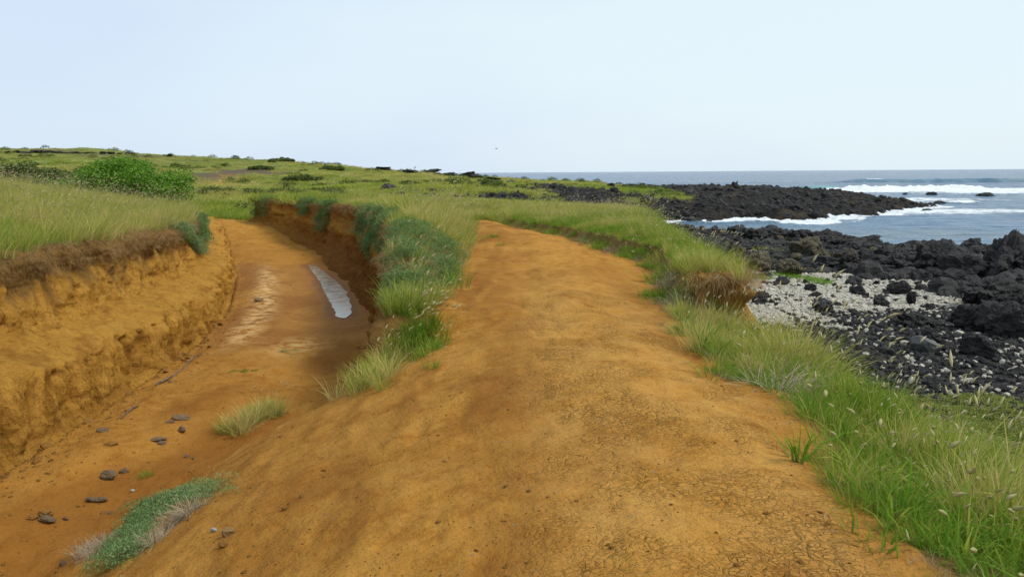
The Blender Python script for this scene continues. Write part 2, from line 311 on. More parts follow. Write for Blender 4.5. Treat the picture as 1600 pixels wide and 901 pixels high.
def ground_material():
    M = MT('earth_and_turf', .95, .06)
    nA = M.noise(.9, 5, .6); path = M.attr('cracks')
    vor = M.voro(11, 'DISTANCE_TO_EDGE', warp=.10, sc=(1, 1.25, .2)); vor2 = M.voro(27, 'DISTANCE_TO_EDGE', warp=.06, sc=(1, 1.3, .2))
    cr = M.ramp(vor, [(0.0, .75), (.06, .45), (.22, 0.0)]); cr2 = M.ramp(vor2, [(0.0, .9), (.16, 0.0)])
    patch = M.ramp(M.noise(1.1, 3, .6), [(.40, 0.15), (.6, 1.0)])
    crk = M.math('MULTIPLY', M.math('MULTIPLY', M.math('MAXIMUM', cr, M.math('MULTIPLY', cr2, .5)), patch), path)
    d = dirt_colour(M, M.attr('moist_shade'))
    d = M.mix(M.math('MULTIPLY', path, M.ramp(M.noise(1.6, 4, .65), [(.35, 0.0), (.6, .45)])), d, (.51, .29, .082))
    d = M.mix(M.math('MULTIPLY', crk, .42), d, (.24, .10, .02))
    cru = M.math('MULTIPLY', M.attr('crust'), M.ramp(M.noise(3.5, 4, .65), [(.42, 0.0), (.56, .9)]))
    d = M.mix(cru, d, (.56, .36, .14))
    # turf: grass-green with dry and dark clumps
    gn = M.noise(.055, 5, .6); gn2 = M.noise(.5, 5, .65); gn3 = M.noise(.02, 3, .5)
    g = M.ramp(gn, [(.32, (.062, .082, .022)), (.46, (.125, .16, .034)), (.6, (.20, .225, .05)), (.72, (.24, .235, .085))])
    g = M.mix(M.ramp(gn2, [(.33, .85), (.5, 0.0)]), g, (.045, .062, .02))
    g = M.mix(M.ramp(gn3, [(.52, 0.0), (.66, .55)]), g, (.10, .19, .025))
    under = M.mix(M.noise(14, 4, .7), (.09, .06, .022), (.22, .13, .04))
    g = M.mix(M.attr('neargrass'), g, under)
    g = M.mix(M.attr('lush'), g, M.mix(gn2, (.13, .18, .04), (.19, .22, .055)))
    bp = M.mix(M.noise(.35, 5, .7), (.075, .055, .035), (.15, .115, .07))
    g = M.mix(M.attr('barren'), g, bp)
    c = M.mix(M.attr('turf'), d, g)
    lv = M.mix(M.ramp(M.noise(1.3, 6, .75), [(.4, 0.0), (.62, 1.0)]), (.012, .0115, .0115), (.042, .038, .034))
    lv = M.mix(M.ramp(M.noise(.18, 4, .6), [(.52, 0.0), (.62, .7)]), lv, (.06, .047, .026))
    c = M.mix(M.attr('lava'), c, lv)
    co = M.mix(M.ramp(M.voro(13, out='Color'), [(.35, 0.0), (.5, 1.0)]), (.10, .095, .085), (.50, .47, .39))
    c = M.mix(M.attr('coral'), c, co)
    gv = M.mix(M.ramp(M.voro(11, out='Color'), [(.3, 0.0), (.8, 1.0)]), (.018, .017, .017), (.06, .055, .05))
    c = M.mix(M.attr('gravel'), c, gv)
    M.col(c)
    rgh = M.math('SUBTRACT', .93, M.math('MULTIPLY', M.attr('wet'), .3)); M.lk(rgh, M.b.inputs['Roughness'])
    M.bump(M.noise(2.4, 6, .7), .07, .9)
    M.bump(M.noise(24, 5, .7), .022, .8)
    M.bump(M.math('SUBTRACT', 1.0, crk), .03, .9)
    M.bump(M.math('MULTIPLY', M.noise(2.2, 6, .75), M.attr('lava')), .25, .9)
    return M.m

def blade_material(name, green, olive, dry, transl=.4):
    M = MT(name, .7, .08); t = M.attr('tint', 'INSTANCER'); r = M.attr('bl'); hh = M.attr('hh')
    t = M.math('ADD', t, M.attr('tb')); v = M.math('ADD', t, M.math('MULTIPLY', M.math('SUBTRACT', r, .5), .55))
    c = M.ramp(v, [(.12, green), (.5, olive), (.88, dry)])
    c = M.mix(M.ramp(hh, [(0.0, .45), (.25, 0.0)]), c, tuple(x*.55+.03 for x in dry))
    M.col(c)
    tr = M.t.nodes.new('ShaderNodeBsdfTranslucent'); ms = M.t.nodes.new('ShaderNodeMixShader'); ms.inputs[0].default_value = transl
    M.lk(c, tr.inputs['Color']); M.lk(M.b.outputs[0], ms.inputs[1]); M.lk(tr.outputs[0], ms.inputs[2]); M.lk(ms.outputs[0], M.out.inputs['Surface']); return M.m
def flat_material(name, c1, c2, scale=6, rough=.9, bumpd=0, objrand=0, spec=.2, obj=True):
    M = MT(name, rough, spec)
    if obj: M.obj()
    c = M.mix(M.ramp(M.noise(scale, 5, .65), [(.35, 0.0), (.65, 1.0)]), c1, c2)
    if objrand: c = M.mix(M.math('MULTIPLY', M.rnd(), objrand), c, tuple(x*.35 for x in c1))
    M.col(c)
    if bumpd: M.bump(M.noise(scale*2.2, 6, .7), bumpd)
    return M.m

def lava_material(name, dark, light, tint):
    M = MT(name, .85, .35); 
    c = M.mix(M.ramp(M.noise(2.2, 6, .75), [(.38, 0.0), (.66, 1.0)]), dark, light)
    c = M.mix(M.ramp(M.noise(.7, 4, .6), [(.5, 0.0), (.62, .75)]), c, tint)
    c = M.mix(M.math('MULTIPLY', M.rnd(), .45), c, tuple(x*1.7+.004 for x in light))
    M.col(c); M.bump(M.noise(3.2, 7, .75), .16, 1); M.bump(M.voro(13, 'F1'), .03, .7); return M.m

def water_material():
    M = MT('sea_water', .16, .5); M.b.inputs['IOR'].default_value = 1.333
    foam = M.attr('foam'); teal = M.attr('teal'); dist = M.attr('dist')
    fn = M.noise(.9, 6, .75); fn2 = M.noise(.18, 4, .6)
    fm = M.math('ADD', M.math('MULTIPLY', M.math('SUBTRACT', fn, .5), 1.3), M.math('MULTIPLY', M.math('SUBTRACT', fn2, .5), .8))
    fmask = M.ramp(M.math('ADD', foam, M.math('MULTIPLY', fm, M.ramp(foam, [(0.0, 0.0), (.15, 1.0), (1.0, .55)]))), [(.38, 0.0), (.56, 1.0)])
    deep = M.mix(dist, (.045, .14, .25), (.022, .085, .20))
    deep = M.mix(M.ramp(M.noise(.03, 4, .6, sc=(1, 2.5, 1)), [(.4, 0.0), (.65, .6)]), deep, (.075, .125, .14))
    c = M.mix(teal, deep, (.12, .33, .34)); c = M.mix(fmask, c, (.80, .84, .86)); M.col(c)
    M.lk(M.math('ADD', .2, M.math('MULTIPLY', fmask, .6)), M.b.inputs['Roughness'])
    wv = M.noise(1.1, 5, .62, sc=(1, 2.1, 1), dist=.5)
    M.bump(wv, .55, .8); M.bump(M.noise(.22, 4, .55, sc=(.8, 2.2, 1)), 1.6, .8); M.bump(M.math('MULTIPLY', fn, fmask), .25, .8); return M.m

def puddle_material():
    M = MT('muddy_water', .05, .5); c = M.mix(M.noise(2.5, 4, .6), (.27, .19, .11), (.42, .34, .25)); M.col(c)
    M.lk(M.ramp(M.noise(3, 3, .6), [(.4, .12), (.62, .3)]), M.b.inputs['Roughness']); M.b.inputs['Coat Weight'].default_value = .5; M.b.inputs['Coat Roughness'].default_value = .22
    return M.m

MAT = dict(ground=ground_material(), wall=dirt_material('cut_earth', True),
    lava=lava_material('black_lava', (.008, .008, .0085), (.042, .040, .038), (.034, .031, .027)),
    brownrock=lava_material('weathered_lava', (.025, .021, .013), (.085, .070, .042), (.10, .075, .028)),
    greyrock=flat_material('grey_stone', (.21, .135, .07), (.33, .235, .15), 9, .85, .03),
    smoothgrey=flat_material('smooth_grey_rock', (.085, .09, .085), (.16, .165, .155), 2, .8, .02),
    tanrock=flat_material('ochre_stone', (.36, .2, .07), (.5, .32, .13), 9, .9, .02),
    coral=flat_material('white_coral', (.38, .35, .28), (.68, .64, .54), 3, .9, .02, .25),
    clod=flat_material('mud_clod', (.22, .10, .02), (.40, .2, .05), 5, .95, .02),
    blade=blade_material('grass_blades', (.115, .25, .018), (.32, .355, .05), (.56, .46, .17)),
    plume=blade_material('seed_heads', (.40, .38, .15), (.50, .45, .22), (.58, .50, .31), .3),
    drygrass=blade_material('dead_grass', (.19, .135, .075), (.30, .23, .14), (.40, .33, .23), .15),
    roots=blade_material('hanging_roots', (.16, .095, .035), (.28, .17, .065), (.40, .27, .12), .1),
    leaf=blade_material('grey_green_leaves', (.095, .175, .052), (.165, .25, .085), (.28, .30, .14), .25),
    bushleaf=blade_material('bright_green_leaves', (.055, .15, .014), (.12, .25, .025), (.20, .32, .04), .3),
    scrub=blade_material('dark_scrub_leaves', (.045, .075, .02), (.085, .12, .03), (.15, .17, .05), .2),
    cover=blade_material('low_cover_leaves', (.12, .19, .03), (.21, .25, .05), (.32, .30, .09), .25),
    bark=flat_material('bark', (.09, .06, .04), (.2, .15, .1), 8, .9, .01),
    water=water_material(), puddle=puddle_material(),
    bird=flat_material('dark_feathers', (.03, .03, .032), (.06, .06, .065), 20, .7))

# ------------------------------------------------------------------ object helpers
C = scene.collection
def mesh(name, V, Fc, mat=None, smooth=True, attrs=None, mats=None, mi=None):
    me = bpy.data.meshes.new(name); V = np.asarray(V, np.float32)
    if isinstance(Fc, np.ndarray):
        k = Fc.shape[1]; me.vertices.add(len(V)); me.vertices.foreach_set('co', V.ravel())
        me.loops.add(Fc.size); me.loops.foreach_set('vertex_index', Fc.ravel().astype(np.int32))
        me.polygons.add(len(Fc)); me.polygons.foreach_set('loop_start', np.arange(0, Fc.size, k, dtype=np.int32))
        me.polygons.foreach_set('loop_total', np.full(len(Fc), k, np.int32)); me.update(calc_edges=True)
    else: me.from_pydata(V.tolist(), [], Fc)
    for m in (mats or ([mat] if mat else [])): me.materials.append(m)
    if mi is not None: me.polygons.foreach_set('material_index', np.asarray(mi, np.int32))
    me.polygons.foreach_set('use_smooth', np.full(len(me.polygons), smooth, bool))
    for k, a in (attrs or {}).items():
        at = me.attributes.new(k, 'FLOAT', 'POINT'); at.data.foreach_set('value', np.asarray(a, np.float32))
    me.update(); return me
def add(name, me, parent=None, loc=(0, 0, 0), rot=(0, 0, 0), scale=(1, 1, 1), **props):
    o = bpy.data.objects.new(name, me); C.objects.link(o); o.location = loc; o.rotation_euler = rot; o.scale = scale
    if parent: o.parent = parent
    for k, v in props.items(): o[k] = v
    return o

def grid_faces(nr, nc):
    i = np.arange(nr-1)[:, None]*nc+np.arange(nc-1)[None, :]; i = i.ravel()
    return np.stack([i, i+1, i+nc+1, i+nc], 1)

# ------------------------------------------------------------------ ground
def blur_band(v, a, b): return ss(a, b, v)
barren_polys = [[hit(u, v)[:2] for u, v in [(300, 264), (330, 257), (420, 261), (452, 269), (400, 275), (320, 283), (290, 277)]]]
def masks(x, y):
    r = np.hypot(x, y); n = fbm(x*1.3, y*1.3, 3, 50)*.25; n2 = fbm(x*.5, y*.5, 3, 55)
    turf = np.ones_like(x)
    dirt = (ss(-.15, .15, x-(Lt(y)+.02))*ss(-.1, .1, PR(y)-x+n*.5))*(1-ss(27, 29, y+n*3))
    left = ss(-.2, .2, Rt(y)-x+.15)                                   # ditch part keeps dirt up to its exit
    dirt = np.maximum(dirt, ss(-.15, .15, x-Lt(y))*left*(1-ss(41.5, 44, y+n*3)))
    strip = ss(-.12, .12, x-Rt(y)-.05+n*.3)*ss(-.1, .15, PL(y)-x+n)*ss(9.5, 11.5, y)
    dirt = dirt*(1-strip)
    pondy = ss(0, 2.5, 3.2-np.hypot((x+19.5)*.8, (y-55)*.45)+n2)
    dirt = np.maximum(dirt, pondy*.8)
    # bare scars on the green slope and the mound's eroded face
    scar = ss(.28, .40, fbm(x*.55, y*.55, 2, 58))*(x > 4.2)*(x < 9)*(y < 14)
    dirt = np.maximum(dirt, scar)
    mound = ss(.0, .25, x-2.9)*(1-ss(0, .4, x-3.9))*ss(0, .3, y-9.6)*(1-ss(0, .5, y-11.6))
    dirt = np.maximum(dirt, mound)
    track = ss(0, 1.5, 1.6-np.abs((x+.30*y+7)*1.0+n2*2))*ss(90, 110, y)*(1-ss(120, 128, y))*(x < -20)
    dirt = np.maximum(dirt, track*.7)
    lush = ss(5.0, 6.2, x+n*2)*(y < 14)*(1-ss(13, 15, y))
    lush = np.maximum(lush, ss(.2, .45, fbm(x*.03, y*.05, 2, 91))*ss(50, 90, r))
    lava = lava_mask(x, y)*ss(4.6, 6, x-.01*y+n2*2+ss(40, 60, y)*30)
    foot = ss(-.2, .4, x-ST(y)-.6+n)*(x < 14)*ss(12, 13, y)*(1-ss(60, 80, y))
    gravel = ss(-.35, .35, poly_sdf(x, y, gravel_poly)+n2*.8)
    gravel = np.maximum(gravel, foot*ss(9.5, 10.5, y))
    coral = ss(-.7, .4, poly_sdf(x, y, coral_poly)+n2*1.3)*ss(-.62, -.42, -.9*fbm(x*.9, y*.9, 3, 77)+.0)
    coral = np.maximum(coral, .8*ss(-.3, .3, poly_sdf(x, y, coral_poly2)+n2*.4))
    barren = np.zeros_like(x)
    for p in barren_polys: barren = np.maximum(barren, ss(-3, 3, poly_sdf(x, y, p)+fbm(x*.08, y*.08, 3, 66)*6))
    barren = np.maximum(barren, ss(.22, .42, fbm(x*.018, y*.018, 3, 67))*ss(230, 260, r)*.8)
    moist_shade = np.zeros_like(x)
    inditch = ss(-.1, .3, x-Lf(y))*ss(-.1, .5, Rf(y)-x+.3)*(y < 40)
    patch = ss(-.1, .45, fbm(x*.45+3, y*.22, 3, 70))
    moist_shade = np.maximum(moist_shade, inditch*(.30+.45*patch)*(1-ss(30, 38, y)))
    moist_shade = np.maximum(moist_shade, inditch*ss(10.5, 17, y)*(1-ss(25, 31, y))*ss(-3.6, -.2, x-Rf(y)+n*1.5)*.65)
    moist_shade = np.maximum(moist_shade, ss(.0, .6, Rt(y)-x)*ss(0, .9, x-Rf(y)+.3)*.28*(y < 10))
    moist_shade = np.maximum(moist_shade, .9*ss(-.45, -.05, poly_sdf(x, y, puddle_poly)+n*.4))
    lft = ss(.5, -.1, x-.012*y)*ss(-1.5, -.4, x-Rt(y))*(x < PR(y))*(y < 27)*(.12+.50*ss(-.25, .45, fbm(x*1.0+.35*fbm(x*1.5, y*.8, 2, 79), y*.42, 4, 78)))*(1-ss(7.5, 9.5, y)*ss(.1, -.3, x-Rt(y))); moist_shade = np.maximum(moist_shade, lft)  # damp mottling left of the crest, with the slope's shade painted in
    runnel = np.exp(-((x-(-3.15+.12*(y-6.5)))/.17)**2)*ss(5.6, 6.6, y)*(1-ss(8.2, 9.2, y)); moist_shade = np.maximum(moist_shade, runnel*.8)
    rut = np.exp(-((x-(.05-.015*y)+fbm(x*0+1, y*.3, 2, 73)*.15)/.3)**2)*ss(4, 6, y)*.45*(1-ss(14, 18, y)); moist_shade = np.maximum(moist_shade, rut)
    rut2 = np.exp(-((x-1.45-.02*y)/.25)**2)*ss(6, 9, y)*.35*(1-ss(14, 16, y)); moist_shade = np.maximum(moist_shade, rut2)
    leftp = ss(.15, -.6, x)*0+ss(-.2, -1.0, x-.3)*.0
    moist_shade = np.maximum(moist_shade, ss(.1, .5, fbm(x*.35, y*.35, 3, 75))*.35*(dirt > .5)*(y < 30))
    moist_shade = np.maximum(moist_shade, ss(.5, 0, PR(y)-x)*.35*(y < 26)*(x > 0))
    crust = inditch*(np.exp(-((x-Lf(y)-.75-.03*(y-15))/.3)**2)*ss(12.5, 15, y)*(1-ss(24, 28, y))+np.exp(-((x+3.9)/.5)**2-((y-13.8)/.8)**2)*.8)
    cracks = ss(.2, .9, x+.4)*ss(0, .4, PR(y)-x)*(1-ss(9, 14, y))
    wet = np.maximum(inditch*ss(13, 16, y)*(1-ss(26, 30, y))*.8, 1.3*ss(-.6, -.1, poly_sdf(x, y, puddle_poly)+n*.3))
    ng = (1-ss(30, 60, r))
    return dict(turf=1-dirt, lava=lava*(1-coral), coral=coral, gravel=gravel*(1-coral), barren=barren, moist_shade=moist_shade, crust=crust, cracks=cracks, wet=wet, neargrass=ng*(1-lush), lush=lush)

OX, OY = 0.0, -3.0
nR = 920; rr = np.exp(np.linspace(math.log(1.2), math.log(900), nR))
th = np.radians(np.linspace(-64, 64, 700)); nT = len(th)
RR, TH = np.meshgrid(rr, th, indexing='ij'); X = (OX+RR*np.sin(TH)).ravel(); Yg = (OY+RR*np.cos(TH)).ravel()
Z = H(X, Yg); mk = masks(X, Yg)
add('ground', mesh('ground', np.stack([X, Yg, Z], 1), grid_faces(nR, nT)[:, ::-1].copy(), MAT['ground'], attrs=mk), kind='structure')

# ------------------------------------------------------------------ ditch walls
def wall_pos(side, y, s, fine=True):
    """s 0..1 from behind the rim to below the foot; returns x, y, z plus root and moist masks"""
    y = np.asarray(y, float); s = np.asarray(s, float)
    if side == 'L':
        S = [0, .10, .15, .22, .30, .38, .46, .54, .70, .77, .85, .93, 1.0]
        T = [-.5, -.02, .12, .06, .08, .13, .16, .26, .80, .90, .91, .97, 1.12]
        Zf = [1, 1.0, .93, .82, .74, .64, .54, .46, .33, .26, .10, .0, -.12]
        xt, xf, zt = Lt(y), Lf(y), Ltz(y)
    else:
        S = [0, .10, .15, .22, .30, .40, .50, .60, .72, .82, .92, 1.0]
        T = [-.6, .0, .14, .20, .18, .30, .42, .40, .52, .66, .92, 1.25]
        Zf = [1, 1.0, .95, .85, .74, .62, .50, .38, .24, .12, .02, -.1]
        xt, xf, zt = Rt(y), Rf(y), Rtz(y)
    fz = Flz(y); t = np.interp(s, S, T); zf = np.interp(s, S, Zf)
    sgn = 1 if side == 'L' else -1
    width = np.abs(xf-xt)
    if side == 'R': width = np.maximum(width, .45)
    else: width = np.maximum(width, .6)
    w1 = fbm(y*.5, s*1.5, 3, 101 if sgn > 0 else 111)*.12+fbm(y*1.9, s*3.5, 3, 105)*.08
    crev = np.maximum(0, ridge(y*2.6, s*.8, 3, 121)-.8)*.17
    if fine:
        w1 = w1+fbm(y*6, s*11, 3, 130)*.05+(ridge(y*11, s*17, 2, 134)-.9)*.018*ss(.25, .4, s)+np.maximum(0, ridge(y*5.5, s*1.6, 2, 136)-1.0)*-.10*ss(.3, .45, s)
        w1 = w1+np.round(fbm(y*2.2, s*6, 2, 138)*3)/3*.05
    body = ss(.08, .2, s)*(1-ss(.93, 1, s)*.6)
    low = ss(.70, .76, s) if side == 'L' else ss(.2, .4, s)*.5
    x = xt+sgn*(t*width + (w1-crev*low*1.2)*body)
    z = fz+zf*(zt-fz)+.03+fbm(y*1.3, s*4, 2, 140)*.05*body
    if side == 'L':
        led = fbm(y*.35, y*0+.5, 2, 150); z = z+np.exp(-((s-.7)/.12)**2)*led*.15+np.exp(-((s-.35)/.12)**2)*fbm(y*.6, y*0+9, 2, 152)*.15
    roots = (1-ss(.22, .40, s+fbm(y*1.1, y*0, 3, 160)*.12+fbm(y*4, s*3, 3, 162)*.10)) if side == 'L' else (1-ss(.16, .30, s+fbm(y*1.1, y*0, 3, 161)*.10))*.75
    if side == 'L':
        moist_shade = .10*ss(-.2, .5, fbm(y*.7, s*3, 2, 170))
        moist_shade = np.maximum(moist_shade, .35*np.exp(-((s-.9)/.05)**2))
    else:
        moist_shade = .60+.4*ss(.50, .62, s+fbm(y*.5, s*0, 2, 171)*.15)*(1-ss(24, 34, y)*.5)+.2*ss(.38, .2, s)-.25*np.exp(-((s-.46+fbm(y*.4, y*0, 2, 172)*.12)/.06)**2)-.3*ss(33, 38, y)  # damp bands plus painted shade: this wall faces away from the sun
    return x, y+0*s, z, np.clip(roots, 0, 1), np.clip(moist_shade, 0, 1)
def make_wall(side, y0, y1, ny, ns, name):
    ys = np.exp(np.linspace(math.log(y0+3), math.log(y1+3), ny))-3; s = np.linspace(0, 1, ns)
    YY, S = np.meshgrid(ys, s, indexing='ij')
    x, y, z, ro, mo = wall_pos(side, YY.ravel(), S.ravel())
    if side == 'R':                                                     # the wall dies out into the near slope
        k = (1-ss(8.3, 9.5, y)); z = z-k*.8; x = x-k*.15
    f = grid_faces(ny, ns)
    if side == 'L': f = f[:, ::-1].copy()
    return add(name, mesh(name, np.stack([x, y, z], 1), f, MAT['wall'], attrs=dict(roots=ro, moist_shade=mo)), kind='structure')
make_wall('L', 0.5, 43, 900, 110, 'ditch_bank')
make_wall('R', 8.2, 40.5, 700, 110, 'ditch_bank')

# ------------------------------------------------------------------ puddle
def puddle(name, pts, z, **kw):
    pts = np.array(pts); n = len(pts); d = []
    for i in range(n):
        a, b = pts[i], pts[(i+1) % n]
        for k in range(8): d.append(a+(b-a)*k/8)
    d = np.array(d); ctr = d.mean(0)
    for _ in range(14): d = (np.roll(d, 1, 0)+d*2+np.roll(d, -1, 0))/4
    d = d+np.stack([fbm(d[:, 0]*1.3, d[:, 1]*1.3, 3, 5), fbm(d[:, 0]*1.3, d[:, 1]*1.3, 3, 6)], 1)*.05
    V = [(p[0], p[1], z) for p in d]
    return add(name, mesh(name, V, [list(range(len(V)))], MAT['puddle']), **kw)

puddle('puddle', puddle_poly, -1.493, kind='structure')
puddle('puddle', [P(u, v, -.75) for u, v in [(340, 331), (372, 326), (392, 327), (398, 332), (372, 336), (345, 336)]], -.72, kind='structure')

# ------------------------------------------------------------------ sea
def make_sea():
    r = np.concatenate([np.exp(np.linspace(math.log(38), math.log(420), 520)), np.exp(np.linspace(math.log(430), math.log(45000), 50))])
    t = np.radians(np.linspace(-70, 75, 640)); R_, T_ = np.meshgrid(r, t, indexing='ij'); x = (R_*np.sin(T_)).ravel(); y = (R_*np.cos(T_)).ravel(); rr_ = R_.ravel()
    z = fbm(x*.16, y*.4, 3, 200)*.11*ss(45, 90, rr_)*(1-.7*ss(420, 2000, rr_)) + fbm(x*.03, y*.09, 2, 204)*.2*ss(120, 220, rr_)*(1-ss(400, 800, rr_))
    cs = -poly_sdf(x, y, coast)                                   # distance out to sea
    n = fbm(x*.05, y*.05, 3, 210)
    # swell lines coming in; the nearer has broken, the farther is about to
    def line(u0, v0, u1, v1):
        a = P(u0, v0, SEA); b = P(u1, v1, SEA); ex, ey = b[0]-a[0], b[1]-a[1]; L_ = math.hypot(ex, ey); ex /= L_; ey /= L_
        return ((x-a[0])*ex+(y-a[1])*ey)/L_, -((x-a[0])*ey-(y-a[1])*ex)  # along 0..1, across (positive = farther)
    foam = np.zeros_like(x); teal = np.zeros_like(x)
    al, ac = line(1225, 298.5, 1600, 295.5); ac = ac+n*9*.6
    env = ss(-.02, .05, al)*(1-ss(1.6, 2.0, al))
    foam = np.maximum(foam, env*ss(-22, -10, ac)*(1-ss(3, 9, ac))*1.0)
    foam = np.maximum(foam, env*ss(-75, -26, ac)*(1-ss(-20, -10, ac))*(.36+.25*ss(.2, .6, al)))
    br = ss(.27, .33, al)*(1-ss(.75, 1.0, al)); z = z + env*br*np.exp(-((ac-4)/4.5)**2)*(1.0+.9*fbm(x*.3, y*.3, 3, 220)); foam = np.maximum(foam, br*env*np.exp(-((ac-3)/6)**2)*1.3)
    unb = ss(.06, .14, al)*(1-ss(.26, .31, al)); z = z+unb*1.3*np.exp(-((ac-10)/5)**2); teal = np.maximum(teal, unb*np.exp(-((ac-5)/7)**2))
    al, ac = line(1300, 285.5, 1600, 284); ac = ac+n*12
    env = ss(-.1, .15, al)*(1-ss(1.2, 1.6, al)); z = z+env*1.7*np.exp(-((ac)/7)**2); foam = np.maximum(foam, env*np.exp(-((ac-2)/3)**2)*ss(.10, .2, al)*(1-ss(.27, .36, al))*.95); teal = np.maximum(teal, env*.25*np.exp(-((ac+6)/8)**2))
    al, ac = line(1540, 296, 1640, 295); foam = np.maximum(foam, .45*ss(0, .2, al)*np.exp(-(ac/10)**2))
    al, ac = line(1490, 318, 1522, 317); foam = np.maximum(foam, ss(-.1, .2, al)*(1-ss(.8, 1.1, al))*np.exp(-(ac/2.2)**2)); z = z+ss(-.1, .2, al)*(1-ss(.8, 1.1, al))*np.exp(-(ac/2)**2)*.5
    # white water round the rocks
    near = ss(6.5, .2, cs+fbm(x*.25, y*.25, 3, 230)*1.8)
    calm = ss(30, 80, rr_); foam = np.maximum(foam, near*(.35+.5*ss(75, 95, rr_)+.3*ss(-.1, .4, fbm(x*.06, y*.06, 2, 233)))*calm)
    tip = P(1440, 330, SEA); d = np.hypot((x-tip[0])*.5, y-tip[1]); foam = np.maximum(foam, ss(18, 1, d)*.66)
    tip = P(1400, 312, SEA); d = np.hypot((x-tip[0])*.6, y-tip[1]); foam = np.maximum(foam, ss(22, 1, d)*.64)
    z = z + np.maximum(0, fbm(x*.8, y*.8, 3, 240))*.35*ss(.4, .8, foam)
    z = z + SEA
    return add('sea', mesh('sea', np.stack([x, y, z], 1), grid_faces(len(r), len(t))[:, ::-1].copy(), MAT['water'], attrs=dict(foam=foam, teal=teal, dist=ss(90, 420, rr_))), kind='structure')
make_sea()

# ------------------------------------------------------------------ plant pieces
def strip(V, Fc, A, base, az, lean, length, width, bend, rndv, wind=(.25, 0), twist=0, segs=3):
    """one grass blade: a tapering bent strip"""
    dx, dy = math.cos(az), math.sin(az); px, py = -math.sin(az+twist), math.cos(az+twist); i0 = len(V); pos = np.array(base, float)
    for k in range(segs+1):
        t = k/segs; wd = width*(1-t**1.6)*.5
        if k == segs: V.append(tuple(pos)); A.append((rndv, t))
        else: V.append((pos[0]-px*wd, pos[1]-py*wd, pos[2])); V.append((pos[0]+px*wd, pos[1]+py*wd, pos[2])); A += [(rndv, t)]*2
        a = lean+bend*t; st = length/segs; pos = pos+np.array([dx*math.sin(a)*st+wind[0]*t*st, dy*math.sin(a)*st+wind[1]*t*st, math.cos(a)*st])
    for k in range(segs-1): Fc.append((i0+2*k, i0+2*k+1, i0+2*k+3, i0+2*k+2))
    Fc.append((i0+2*segs-2, i0+2*segs-1, i0+2*segs)); return pos
def plume(V, Fc, A, tip, d, length, rad, rndv):
    d = d/np.linalg.norm(d); a = np.cross(d, (0, 0, 1)); a = a/(np.linalg.norm(a)+1e-6); b = np.cross(d, a); i0 = len(V); K_ = 5
    prof = [(0, .35), (.25, 1), (.6, .85), (1, .15)]
    for t, r in prof:
        c = tip+d*length*t+np.array([0.12, 0, -.25])*length*t*t
        for k in range(K_):
            an = k*2*math.pi/K_; rj = rad*r*random.uniform(.75, 1.25); V.append(tuple(c+(a*math.cos(an)+b*math.sin(an))*rj)); A.append((rndv, t))
    for j in range(3):
        for k in range(K_): Fc.append((i0+j*K_+k, i0+j*K_+(k+1) % K_, i0+(j+1)*K_+(k+1) % K_, i0+(j+1)*K_+k))
def tuft_mesh(name, n=40, rad=.12, h=(.2, .45), width=.006, bend=(.3, 1.2), lean=(.05, .6), wind=(.35, .05), heads=4, mats=('blade', 'plume'), headlen=.07, down=False, headrad=.0085):
    V, Fc, A = [], [], []
    for i in range(n):
        a = random.uniform(0, 2*math.pi); r = rad*math.sqrt(random.random()); az = a+random.uniform(-.8, .8)
        ln = random.uniform(*h); le = random.uniform(*lean)
        strip(V, Fc, A, (r*math.cos(a), r*math.sin(a), -.02), az, le, ln, width*random.uniform(.7, 1.3), random.uniform(*bend), random.random(), wind, random.uniform(-1, 1))
    nf = len(Fc)
    for i in range(heads):
        a = random.uniform(0, 2*math.pi); r = rad*math.sqrt(random.random()); p0 = (r*math.cos(a), r*math.sin(a), 0)
        ln = h[1]*random.uniform(.85, 1.25); az = a; bd = random.uniform(.1, .5); rv = random.uniform(.4, 1)
        tip = strip(V, Fc, A, p0, az, random.uniform(0, .35), ln, width*.5, bd, rv, wind)
        m0 = len(Fc)
        plume(V, Fc, A, np.array(tip)-np.array([0, 0, .01]), np.array([math.cos(az)*.35+wind[0]*1.6, math.sin(az)*.35+wind[1], .8]), headlen*random.uniform(.7, 1.3), headrad*random.uniform(.7, 1.25), rv)
        nf2 = len(Fc); marks.setdefault(name, []).append((m0, nf2))
    mi = np.zeros(len(Fc), int)
    for a, b in marks.get(name, []): mi[a:b] = 1
    A = np.array(A)
    return mesh(name, V, Fc, mats=[MAT[m] for m in mats], mi=mi, attrs=dict(bl=A[:, 0], hh=A[:, 1]))
marks = {}
def leafy_mesh(name, n=150, rad=.22, h=.14, leaf=(.02, .035), lw=.4, mat='leaf', squash=1.0, twigs=0):
    """a low clump of small leaves on the surface and inside a flattened dome"""
    V, Fc, A = [], [], []
    for i in range(n):
        a = random.uniform(0, 2*math.pi); r = rad*math.sqrt(random.random()); top = h*math.sqrt(max(0, 1-(r/rad)**2)); z = top*random.uniform(.35, 1.0)+random.uniform(-.01, .02)
        c = np.array([r*math.cos(a), r*math.sin(a), z]); az = random.uniform(0, 6.28); el = random.uniform(-.2, 1.1); L_ = random.uniform(*leaf)
        d = np.array([math.cos(az)*math.cos(el), math.sin(az)*math.cos(el), math.sin(el)]); s_ = np.cross(d, (random.uniform(-.4, .4), random.uniform(-.4, .4), 1)); s_ /= np.linalg.norm(s_)+1e-6
        i0 = len(V); V += [tuple(c), tuple(c+d*L_*.5+s_*L_*lw*.5), tuple(c+d*L_), tuple(c+d*L_*.5-s_*L_*lw*.5)]; rv = random.random(); A += [(rv, .5+.5*z/max(h, .01))]*4; Fc.append((i0, i0+1, i0+2, i0+3))
    A = np.array(A); return mesh(name, V, Fc, mat=MAT[mat], attrs=dict(bl=A[:, 0], hh=A[:, 1]))

